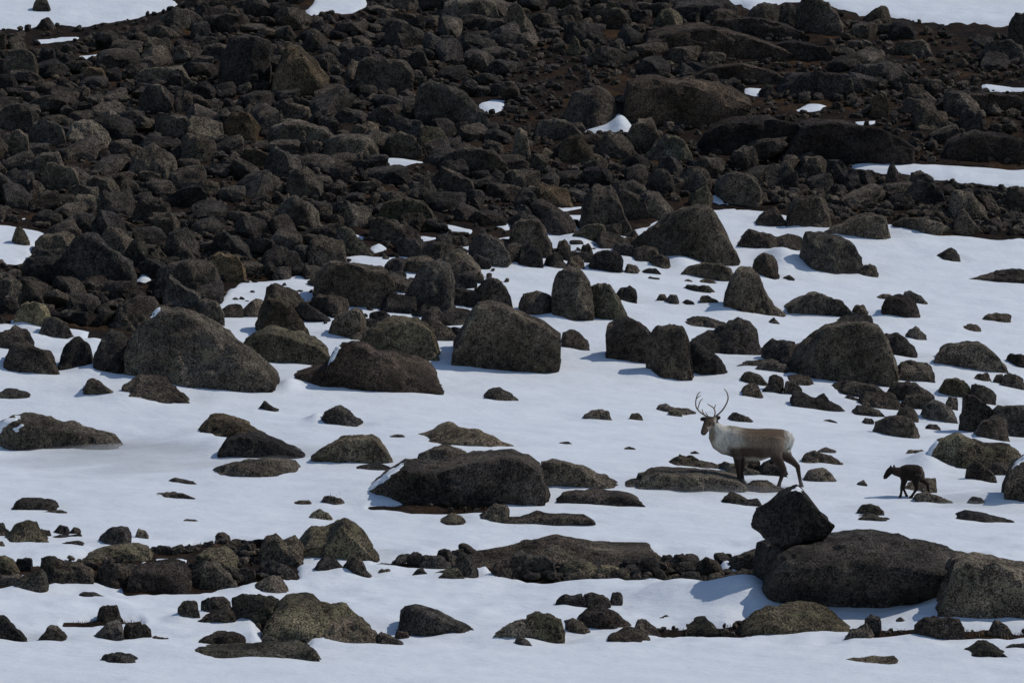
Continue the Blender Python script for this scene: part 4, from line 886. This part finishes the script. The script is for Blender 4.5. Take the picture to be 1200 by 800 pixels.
# ------------------------------------------------------------------ reindeer and calf
def loft(secs, n=20):
    """secs: (centre xyz, half width across, half height, axis) -> closed tube of ellipses"""
    C = [np.array(s[0], float) for s in secs]; V, Fq = [], []
    for i, s in enumerate(secs):
        t = C[min(i + 1, len(C) - 1)] - C[max(i - 1, 0)]; t /= np.linalg.norm(t) + 1e-9
        side = np.array([0, 1.0, 0]); side -= t * (side @ t)
        if np.linalg.norm(side) < 0.2: side = np.array([1.0, 0, 0]) - t * t[0]
        side /= np.linalg.norm(side); up = np.cross(t, side)
        for k in range(n):
            a = 2 * math.pi * k / n; V.append(C[i] + side * math.cos(a) * s[1] + up * math.sin(a) * s[2])
    for i in range(len(secs) - 1):
        for k in range(n):
            a, b = i * n + k, i * n + (k + 1) % n; Fq += [(a, b, b + n), (a, b + n, a + n)]
    for i, e in ((0, -1), (len(secs) - 1, 1)):
        t = C[i] - C[i + 1 if i == 0 else i - 1]; t /= np.linalg.norm(t) + 1e-9; V.append(C[i] + t * min(secs[i][1], secs[i][2]) * 0.7); k0 = len(V) - 1
        for k in range(n):
            a, b = i * n + k, i * n + (k + 1) % n; Fq.append((a, b, k0) if e > 0 else (b, a, k0))
    return np.array(V), np.array(Fq)
def limb(pts, rad): return loft([(p, r, r) for p, r in zip(pts, rad)], 14)
def fuse(pieces, voxel, smooth_it):
    V, Fq, k = [], [], 0
    for v, f in pieces: V.append(v); Fq.append(f + k); k += len(v)
    me = new_mesh('tmp', np.concatenate(V), np.concatenate(Fq)); o = bpy.data.objects.new('tmp', me); COL.objects.link(o)
    m = o.modifiers.new('r', 'REMESH'); m.mode = 'VOXEL'; m.voxel_size = voxel; m.use_smooth_shade = True
    m = o.modifiers.new('s', 'SMOOTH'); m.factor = 0.5; m.iterations = smooth_it
    dg = bpy.context.evaluated_depsgraph_get(); out = bpy.data.meshes.new_from_object(o.evaluated_get(dg)); bpy.data.objects.remove(o)
    return out
def paint(me, fn):
    n = len(me.vertices); co = np.empty(n * 3, np.float32); me.vertices.foreach_get('co', co); co = co.reshape(-1, 3).astype(float)
    c = np.ones((n, 4), np.float32); c[:, :3] = fn(co); a = me.color_attributes.new('fur', 'FLOAT_COLOR', 'POINT'); a.data.foreach_set('color', c.ravel())
def fur_material(name):
    s = NT(name); at = s.n('ShaderNodeAttribute'); at.attribute_name = 'fur'; co = s.n('ShaderNodeTexCoord').outputs['Object']
    mp = s.n('ShaderNodeMapping'); mp.inputs['Scale'].default_value = (1, 1, 0.35); s.l(co, mp.inputs['Vector'])
    n = s.noise(mp.outputs[0], 30, 5, 0.75); s.l(s.mix(0.85, at.outputs['Color'], s.ramp(n, [(0.3, g(0.55)), (0.5, g(1.0)), (0.7, g(1.4))]), 'MULTIPLY'), s.b.inputs['Base Color'])
    s.b.inputs['Roughness'].default_value = 0.85; s.b.inputs['Specular IOR Level'].default_value = 0.15; s.b.inputs['Sheen Weight'].default_value = 0.04
    b = s.bump(n, 0.9, 0.035); s.l(b.outputs[0], s.b.inputs['Normal']); return s.m
FUR = fur_material('fur')
def plain(name, c, r=0.5):
    s = NT(name); n = s.noise(s.n('ShaderNodeTexCoord').outputs['Object'], 14, 3)
    s.l(s.ramp(n, [(0.3, tuple(v * 0.7 for v in c)), (0.7, c)]), s.b.inputs['Base Color']); s.b.inputs['Roughness'].default_value = r; return s.m
ANTLER = plain('antler_bone', (0.27, 0.20, 0.135), 0.7); EYE = plain('dark_eye', (0.012, 0.010, 0.009), 0.15); HOOF = plain('hoof_horn', (0.03, 0.026, 0.024), 0.6); NOSE = plain('dark_nose', (0.03, 0.024, 0.022), 0.5)
def blend(c, col, w): return c * (1 - w[:, None]) + np.array(col) * w[:, None]
def ball(p, r, n=10):
    d, f = ico(3); return np.array(p) + d * r, f

dx_, dy_, dz_ = on_ground(905, 570)
DS = FPX / (dy_ * CP)
K = lambda px, py, y=0.0: ((px - 880) / DS, y, (571 - py) / DS)
e = 1.0 / DS
deer = link('reindeer', None, None, (CAM_H * 0 + ray(880, 571)[0] * dy_, dy_, CAM_H + ray(880, 571)[1] * dy_))
deer['label'] = 'adult reindeer with curved antlers standing on the snow, looking at the camera'; deer['category'] = 'reindeer'
T = [(846, 517, 10, .13), (851, 515.5, 15, .165), (856, 515.5, 18, .19), (866, 518.5, 18.7, .22), (878, 520.5, 19.4, .25), (890, 520.5, 19, .25), (903, 517.5, 16.8, .23), (912, 515.5, 14.3, .215), (919, 514, 12, .18), (925, 513, 8.5, .12), (928, 513, 5, .07)]
pieces = [loft([(K(a, b), w, hh * e) for a, b, hh, w in T])]
pieces.append(loft([(K(857, 510, 0), .14, 12.5 * e), (K(849, 510, -.02), .13, 12.8 * e), (K(842, 506, -.05), .115, 10.5 * e), (K(837, 500, -.08), .095, 8.2 * e), (K(833.5, 494.5, -.10), .085, 6.6 * e)]))
pieces.append(limb([K(835.5, 502, -.08), K(836.5, 510, -.06), K(841.5, 518, -.03), K(849, 523, 0), K(856, 525, 0)], [.075, .105, .135, .14, .13]))
pieces.append(loft([(K(834, 491.5, -.07), .07, .07), (K(831.5, 491.5, -.12), .085, .085), (K(829, 494.5, -.18), .082, .086), (K(826.5, 499, -.25), .066, .074), (K(824, 503, -.32), .054, .060), (K(822.8, 505.5, -.36), .047, .048)], 16))
pieces.append(loft([(K(829, 490.5, -.10), .02, .03), (K(824, 489.5, -.10), .022, .048), (K(820, 490, -.10), .016, .030)], 10))          # ears
pieces.append(loft([(K(836, 490.5, -.08), .02, .03), (K(840, 488.5, -.07), .022, .048), (K(843.5, 487.5, -.07), .016, .028)], 10))
pieces.append(limb([K(861, 518, -.11), K(862.5, 527, -.125), K(863.5, 535, -.13), K(864.5, 547, -.13), K(865.5, 556, -.13), K(866.5, 564, -.13)], [.13, .105, .075, .050, .036, .042]))
pieces.append(limb([K(865, 520, .11), K(867, 530, .12), K(869, 538, .12), K(870, 548, .12), K(870, 556, .12), K(870.5, 564, .12)], [.12, .10, .068, .046, .034, .040]))
pieces.append(limb([K(909, 513, -.10), K(908, 524, -.125), K(909.5, 535, -.13), K(914.5, 542, -.13), K(918.5, 548.5, -.13), K(916, 557, -.13), K(913.5, 564, -.13), K(912, 570.5, -.13)], [.17, .155, .105, .07, .052, .038, .034, .043]))
pieces.append(limb([K(914, 513, .10), K(918, 526, .12), K(924, 537, .13), K(930, 541.5, .13), K(935.5, 547, .13), K(937, 556, .13), K(938.5, 564, .13), K(940.5, 572, .13)], [.16, .14, .088, .062, .048, .036, .033, .043]))
pieces.append(limb([K(925, 508, 0), K(928, 514, -.01), K(926.5, 521, -.02), K(925.5, 527, -.02)], [.05, .055, .045, .02]))
body = fuse(pieces, 0.013, 5)
def deer_col(co):
    px = co[:, 0] * DS + 880; py = 571 - co[:, 2] * DS; y = co[:, 1]
    j = 2.6 * fbm(co * 9.0, 4, 3); px = px + j; py = py + 2.0 * fbm(co * np.array([5.0, 5.0, 12.0]), 14, 4)
    c = np.tile(np.array([0.33, 0.27, 0.20]), (len(co), 1))
    c = blend(c, (0.215, 0.158, 0.110), sstep(855, 892, px))
    c = blend(c, (0.15, 0.098, 0.062), sstep(854, 886, px) * (1 - sstep(503, 519, py)) * 0.95)
    c = blend(c, (0.23, 0.17, 0.12), sstep(892, 905, px) * sstep(509, 515, py) * 0.8)
    c = blend(c, (0.66, 0.61, 0.52), (1 - sstep(846, 878, px)) * sstep(834, 839, px))
    c = blend(c, (0.36, 0.31, 0.23), (1 - sstep(499, 504, py)) * sstep(850, 855, px) * (1 - sstep(864, 870, px)))
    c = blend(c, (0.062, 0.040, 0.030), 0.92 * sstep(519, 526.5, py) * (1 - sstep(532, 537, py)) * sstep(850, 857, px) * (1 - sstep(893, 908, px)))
    c = blend(c, (0.44, 0.40, 0.33), sstep(533.5, 536, py) * sstep(871, 875, px) * (1 - sstep(900, 905, px)) * (np.abs(y) < 0.25))
    c = blend(c, (0.14, 0.10, 0.075), sstep(518, 530, py) * sstep(899, 905, px))
    c = blend(c, (0.055, 0.037, 0.029), sstep(527, 538, py) * np.clip(sstep(899, 905, px) + (1 - sstep(872, 874, px)) * sstep(857, 859, px), 0, 1))
    c = blend(c, (0.20, 0.17, 0.15), sstep(560, 566, py) * 0.6)
    c = blend(c, (0.58, 0.55, 0.48), sstep(920.5, 924, px) * (1 - sstep(527, 531, py)))
    c = blend(c, (0.34, 0.30, 0.25), sstep(917, 920, px) * (1 - sstep(920.5, 923, px)) * (1 - sstep(525, 533, py)))
    head = (1 - sstep(834.5, 838, px)) * (1 - sstep(506, 509, py))
    c = blend(c, (0.085, 0.058, 0.043), head)
    c = blend(c, (0.36, 0.32, 0.27), (1 - sstep(0.9, 1.5, np.hypot((px - 833) / 3.0, (py - 502) / 4.5))) * 0.9)
    c = blend(c, (0.15, 0.12, 0.10), (1 - sstep(0.7, 1.3, np.hypot((px - 822) / 3.0, (py - 506) / 2.5))) * 0.8)
    c = blend(c, (0.05, 0.035, 0.03), (1 - sstep(492, 493.5, py)) * np.clip((1 - sstep(824, 826, px)) + sstep(837.5, 839, px), 0, 1) * (1 - sstep(845, 847, px)))
    return c
paint(body, deer_col)
link('body', body, FUR, parent=deer)
def tubes(lines, y0):
    V, Fq, k = [], [], 0
    for ln in lines:
        P = [np.array(K(a, b, yy)) for a, b, yy, r in ln]; R = [r for *_, r in ln]
        # smooth the beam with a Catmull-Rom resample
        Q, RR = [], []
        for i in range(len(P) - 1):
            p0, p1, p2, p3 = P[max(i - 1, 0)], P[i], P[i + 1], P[min(i + 2, len(P) - 1)]
            for s in np.linspace(0, 1, 6, endpoint=False):
                Q.append(0.5 * ((2 * p1) + (p2 - p0) * s + (2 * p0 - 5 * p1 + 4 * p2 - p3) * s * s + (3 * p1 - p0 - 3 * p2 + p3) * s ** 3)); RR.append(R[i] * (1 - s) + R[i + 1] * s)
        Q.append(P[-1]); RR.append(R[-1]); v, f = loft([(q, r * 0.82, r * 0.82) for q, r in zip(Q, RR)], 8); V.append(v); Fq.append(f + k); k += len(v)
    return new_mesh('antler', np.concatenate(V), np.concatenate(Fq))
A1 = tubes([[(834, 488.5, -.08, .019), (840, 485.5, -.02, .018), (846, 480, .02, .017), (850.5, 473, .02, .016), (852.8, 466, 0, .015), (851.5, 459, -.03, .013), (848, 454.5, -.05, .008)],
            [(836, 487.5, -.08, .014), (837.3, 482, -.14, .014), (835.5, 476.5, -.18, .013), (831.5, 473.5, -.20, .012), (827.8, 471.2, -.21, .007)], [(835.6, 477.5, -.18, .011), (837, 474.5, -.18, .010), (837.6, 472, -.18, .006)],
            [(832.5, 488.5, -.10, .013), (828.5, 485.5, -.16, .012), (826, 481.5, -.18, .007)]], 0)
A2 = tubes([[(829, 488.5, -.12, .019), (824.5, 484.5, -.14, .018), (819.5, 481, -.15, .016), (815.3, 476, -.15, .015), (814.4, 470, -.14, .014), (815.6, 463.5, -.13, .012), (817.5, 459.5, -.12, .010), (820.2, 457.6, -.12, .006)],
            [(816.8, 478, -.15, .011), (818, 473, -.17, .011), (819.5, 468.5, -.18, .010), (822.6, 465, -.19, .006)], [(815.4, 465.5, -.13, .010), (818, 463, -.13, .008), (820.5, 461.5, -.13, .005)], [(825.5, 486, -.14, .012), (822.5, 480.5, -.2, .010), (822, 477, -.22, .006)]], 0)
for a in (A1, A2): link('antler', a, ANTLER, parent=deer)
for p, r in ((K(831.3, 493.5, -.262), .014), (K(825.3, 494.5, -.225), .014)): link('eye', new_mesh('eye', *ball(p, r)), EYE, parent=deer)
link('nose', new_mesh('nose', *(lambda v, f: ((v - v.mean(0)) * np.array([1.2, 0.8, 0.8]) + v.mean(0), f))(*ball(K(822.0, 505.0, -.385), .026))), NOSE, parent=deer)
for px, py, y in ((866.3, 563.5, -.13), (870.3, 563.5, .12), (911.6, 570.8, -.13), (940.2, 572.2, .13)):
    link('hoof', new_mesh('hoof', *loft([(K(px - 1.2, py + 1.6, y), .048, .034), (K(px - .2, py - 0.2, y), .045, .040), (K(px + .2, py - 2.2, y), .036, .036)], 10)), HOOF, parent=deer)

cx_, cy_, cz_ = on_ground(1073, 582); CS = FPX / (cy_ * CP); ce = 1 / CS
DS_keep = DS; DS = CS
K2 = lambda px, py, y=0.0: ((px - 1070) / CS, y, (583 - py) / CS)
calf = link('reindeer_calf', None, None, (ray(1070, 583)[0] * cy_, cy_, CAM_H + ray(1070, 583)[1] * cy_)); calf['label'] = 'small dark brown reindeer calf walking left over the snow'; calf['category'] = 'reindeer calf'
pieces = [loft([(K2(a, b), w, hh * ce) for a, b, hh, w in [(1053, 553.5, 5, .06), (1056.5, 553, 7.5, .085), (1061, 553, 9.4, .115), (1066, 553.4, 9.9, .125), (1071, 553.5, 9.9, .125), (1075.5, 553.3, 9.2, .115), (1079, 553.5, 7.2, .09), (1081, 554.5, 3.5, .045)]])]
pieces.append(loft([(K2(1058, 553), .08, 7 * ce), (K2(1053, 552.5, -.01), .065, 5.8 * ce), (K2(1048.5, 551.5, -.02), .055, 5 * ce), (K2(1045.5, 550, -.03), .05, 4.2 * ce)]))
pieces.append(loft([(K2(1046.5, 549, -.03), .045, .045), (K2(1044, 549.8, -.04), .056, .064), (K2(1041, 552.5, -.05), .050, .060), (K2(1038, 556.5, -.06), .039, .046), (K2(1036.3, 559, -.065), .033, .037)], 14))
for a, b, y in ((1043.2, 545, -.08), (1047.6, 545.2, .03)): pieces.append(loft([(K2(a + .6, b + 3.5, y), .016, .02), (K2(a, b + 1, y), .018, .024), (K2(a - .3, b - 1.2, y), .008, .01)], 8))
pieces.append(limb([K2(1058, 557, -.06), K2(1058.5, 563, -.07), K2(1056.2, 570.5, -.07), K2(1055.8, 576, -.07), K2(1054.5, 582, -.07)], [.07, .048, .030, .022, .026]))
pieces.append(limb([K2(1061, 557, .06), K2(1060.5, 564, .07), K2(1058.5, 571.5, .07), K2(1060.5, 576, .07), K2(1063, 582, .07)], [.07, .046, .029, .021, .025]))
pieces.append(limb([K2(1074, 556, -.06), K2(1072.3, 564, -.07), K2(1073.8, 572, -.07), K2(1070.5, 577, -.07), K2(1067, 582.5, -.07)], [.09, .062, .032, .023, .026]))
pieces.append(limb([K2(1078, 555, .06), K2(1081.5, 563, .07), K2(1087.2, 567.5, .07), K2(1088.6, 575, .07), K2(1090.7, 584, .07)], [.09, .055, .032, .023, .026]))
pieces.append(limb([K2(1079.5, 550, 0), K2(1082, 554, 0), K2(1081.5, 558, 0)], [.025, .028, .012]))
cb = fuse(pieces, 0.0095, 4)
def calf_col(co):
    px = co[:, 0] * CS + 1070 + 1.2 * fbm(co * 14.0, 4, 2); py = 583 - co[:, 2] * CS
    c = np.tile(np.array([0.020, 0.013, 0.010]), (len(co), 1)); c = blend(c, (0.16, 0.11, 0.08), sstep(1078.5, 1081, px) * (1 - sstep(560, 563, py)) * .8)
    c = blend(c, (0.045, 0.030, 0.022), sstep(1046, 1050, px) * (1 - sstep(1054, 1058, px)) * .7); c = blend(c, (0.034, 0.022, 0.017), sstep(566, 575, py) * .7); return c
paint(cb, calf_col); link('body', cb, FUR, parent=calf)
link('eye', new_mesh('eye', *ball(K2(1042.2, 550.5, -.092), .009)), EYE, parent=calf)
link('nose', new_mesh('nose', *ball(K2(1035.8, 559.4, -.07), .018)), NOSE, parent=calf)
for px, py, y in ((1054.3, 582, -.07), (1063.2, 582, .07), (1066.6, 582.5, -.07), (1090.9, 584, .07)):
    link('hoof', new_mesh('hoof', *loft([(K2(px - .9, py + .9, y), .028, .018), (K2(px - .1, py - .3, y), .027, .024), (K2(px + .1, py - 1.7, y), .022, .022)], 8)), HOOF, parent=calf)

# ------------------------------------------------------------------ labels that single each boulder out
COLOUR = {'g': 'grey', 'o': 'greenish', 't': 'tan', 'd': 'dark', 'b': 'brown'}
marks = [s for s in SEEN if s['ref']]
groups = {}
for s in SEEN:
    if s['label']: continue
    x0, y0, x1, y1 = s['box']; cx, cy = 0.5 * (x0 + x1), 0.5 * (y0 + y1); best = None
    for m in marks:
        a0, b0, a1, b1 = m['box']; mx, my = 0.5 * (a0 + a1), 0.5 * (b0 + b1)
        gx = max(a0 - cx, 0, cx - a1); gy = max(b0 - cy, 0, cy - b1); d = math.hypot(gx, 1.2 * gy) + 0.05 * math.hypot(mx - cx, my - cy)
        if best is None or d < best[0]: best = (d, m, cx - mx, cy - my, a1 - a0, b1 - b0)
    d, m, ddx, ddy, mw, mh = best
    side = ('left of' if ddx < 0 else 'right of') if abs(ddx) / (mw + 20) > abs(ddy) / (mh + 20) else ('above' if ddy < 0 else 'below')
    groups.setdefault((m['ref'], side), []).append((math.hypot(ddx, ddy), s))
ORD = ['nearest', 'second nearest', 'third nearest', 'fourth nearest', 'fifth nearest', 'sixth nearest', 'seventh nearest', 'eighth nearest', 'ninth nearest', 'tenth nearest', 'eleventh nearest', 'twelfth nearest'] + ['%dth nearest' % k for k in range(13, 60)]
for (ref, side), L in groups.items():
    L.sort(key=lambda a: a[0])
    for k, (d, s) in enumerate(L):
        x0, y0, x1, y1 = s['box']; w, h = x1 - x0, y1 - y0
        size = 'small' if w < 24 else 'medium' if w < 50 else 'large'
        shape = 'flat' if h < 0.4 * w else 'upright' if h > 0.85 * w else 'rounded'
        s['label'] = '%s %s %s rock, %s %s %s' % (size, shape, COLOUR[s['mat']], ORD[k] if len(L) > 1 else 'lying', side, ref)
for s in SEEN:
    o = s['o']; o['label'] = s['label']; o['category'] = 'rock'; o['group'] = 'boulders strewn over the hillside'

# ------------------------------------------------------------------ snow blown low over the ground
def spindrift():
    vm = bpy.data.materials.new('blown_snow'); vm.use_nodes = True; nt = vm.node_tree; nt.nodes.clear()
    o = nt.nodes.new('ShaderNodeOutputMaterial'); pv = nt.nodes.new('ShaderNodeVolumePrincipled')
    pv.inputs['Color'].default_value = (0.985, 0.988, 0.99, 1); pv.inputs['Density'].default_value = 0.6; pv.inputs['Anisotropy'].default_value = 0.2
    nt.links.new(pv.outputs[0], o.inputs['Volume'])
    V, Fq, k = [], [], 0
    for (x0, x1, r0, r1, hh) in [(-60, 480, 568, 506, 0.22), (690, 960, 590, 556, 0.22), (1050, 1290, 604, 566, 0.22), (960, 1060, 606, 588, 0.10)]:
        xa, ya, _ = on_ground(0.5 * (x0 + x1), r0); xb, yb, _ = on_ground(0.5 * (x0 + x1), r1)
        wl = ray(x0, r0)[0] * 0.5 * (ya + yb); wr = ray(x1, r0)[0] * 0.5 * (ya + yb)
        U, W = np.meshgrid(np.linspace(0, 1, 60), np.linspace(0, 1, 40)); X = wl + (wr - wl) * U; Y = ya + (yb - ya) * W
        th = hh * (np.sin(math.pi * U) * np.sin(math.pi * W)) ** 1.3 * np.clip(0.75 + 0.6 * noise2(X, Y, 1.6, 0.9, 61, 3), 0.05, 2)
        Z = h0(X, Y); n = X.size; f = grid_faces(40, 60)
        top = np.stack([X, Y, Z - 0.05 + th], -1).reshape(-1, 3); bot = np.stack([X, Y, Z - 0.30], -1).reshape(-1, 3)
        i = np.arange(n).reshape(40, 60); rim = np.concatenate([i[0, :-1], i[:-1, -1], i[-1, :0:-1], i[:0:-1, 0]]); nx = np.roll(rim, -1)
        side = np.stack([rim, rim + n, nx + n, nx], 1)
        V.append(np.concatenate([top, bot])); Fq.append(np.concatenate([f, f[:, ::-1] + n, side]) + k); k += 2 * n
    b = link('blowing_snow', new_mesh('blowing_snow', np.concatenate(V), np.concatenate(Fq)), vm); b['kind'] = 'stuff'; b['label'] = 'thin veil of snow blown low over the ground'
spindrift()
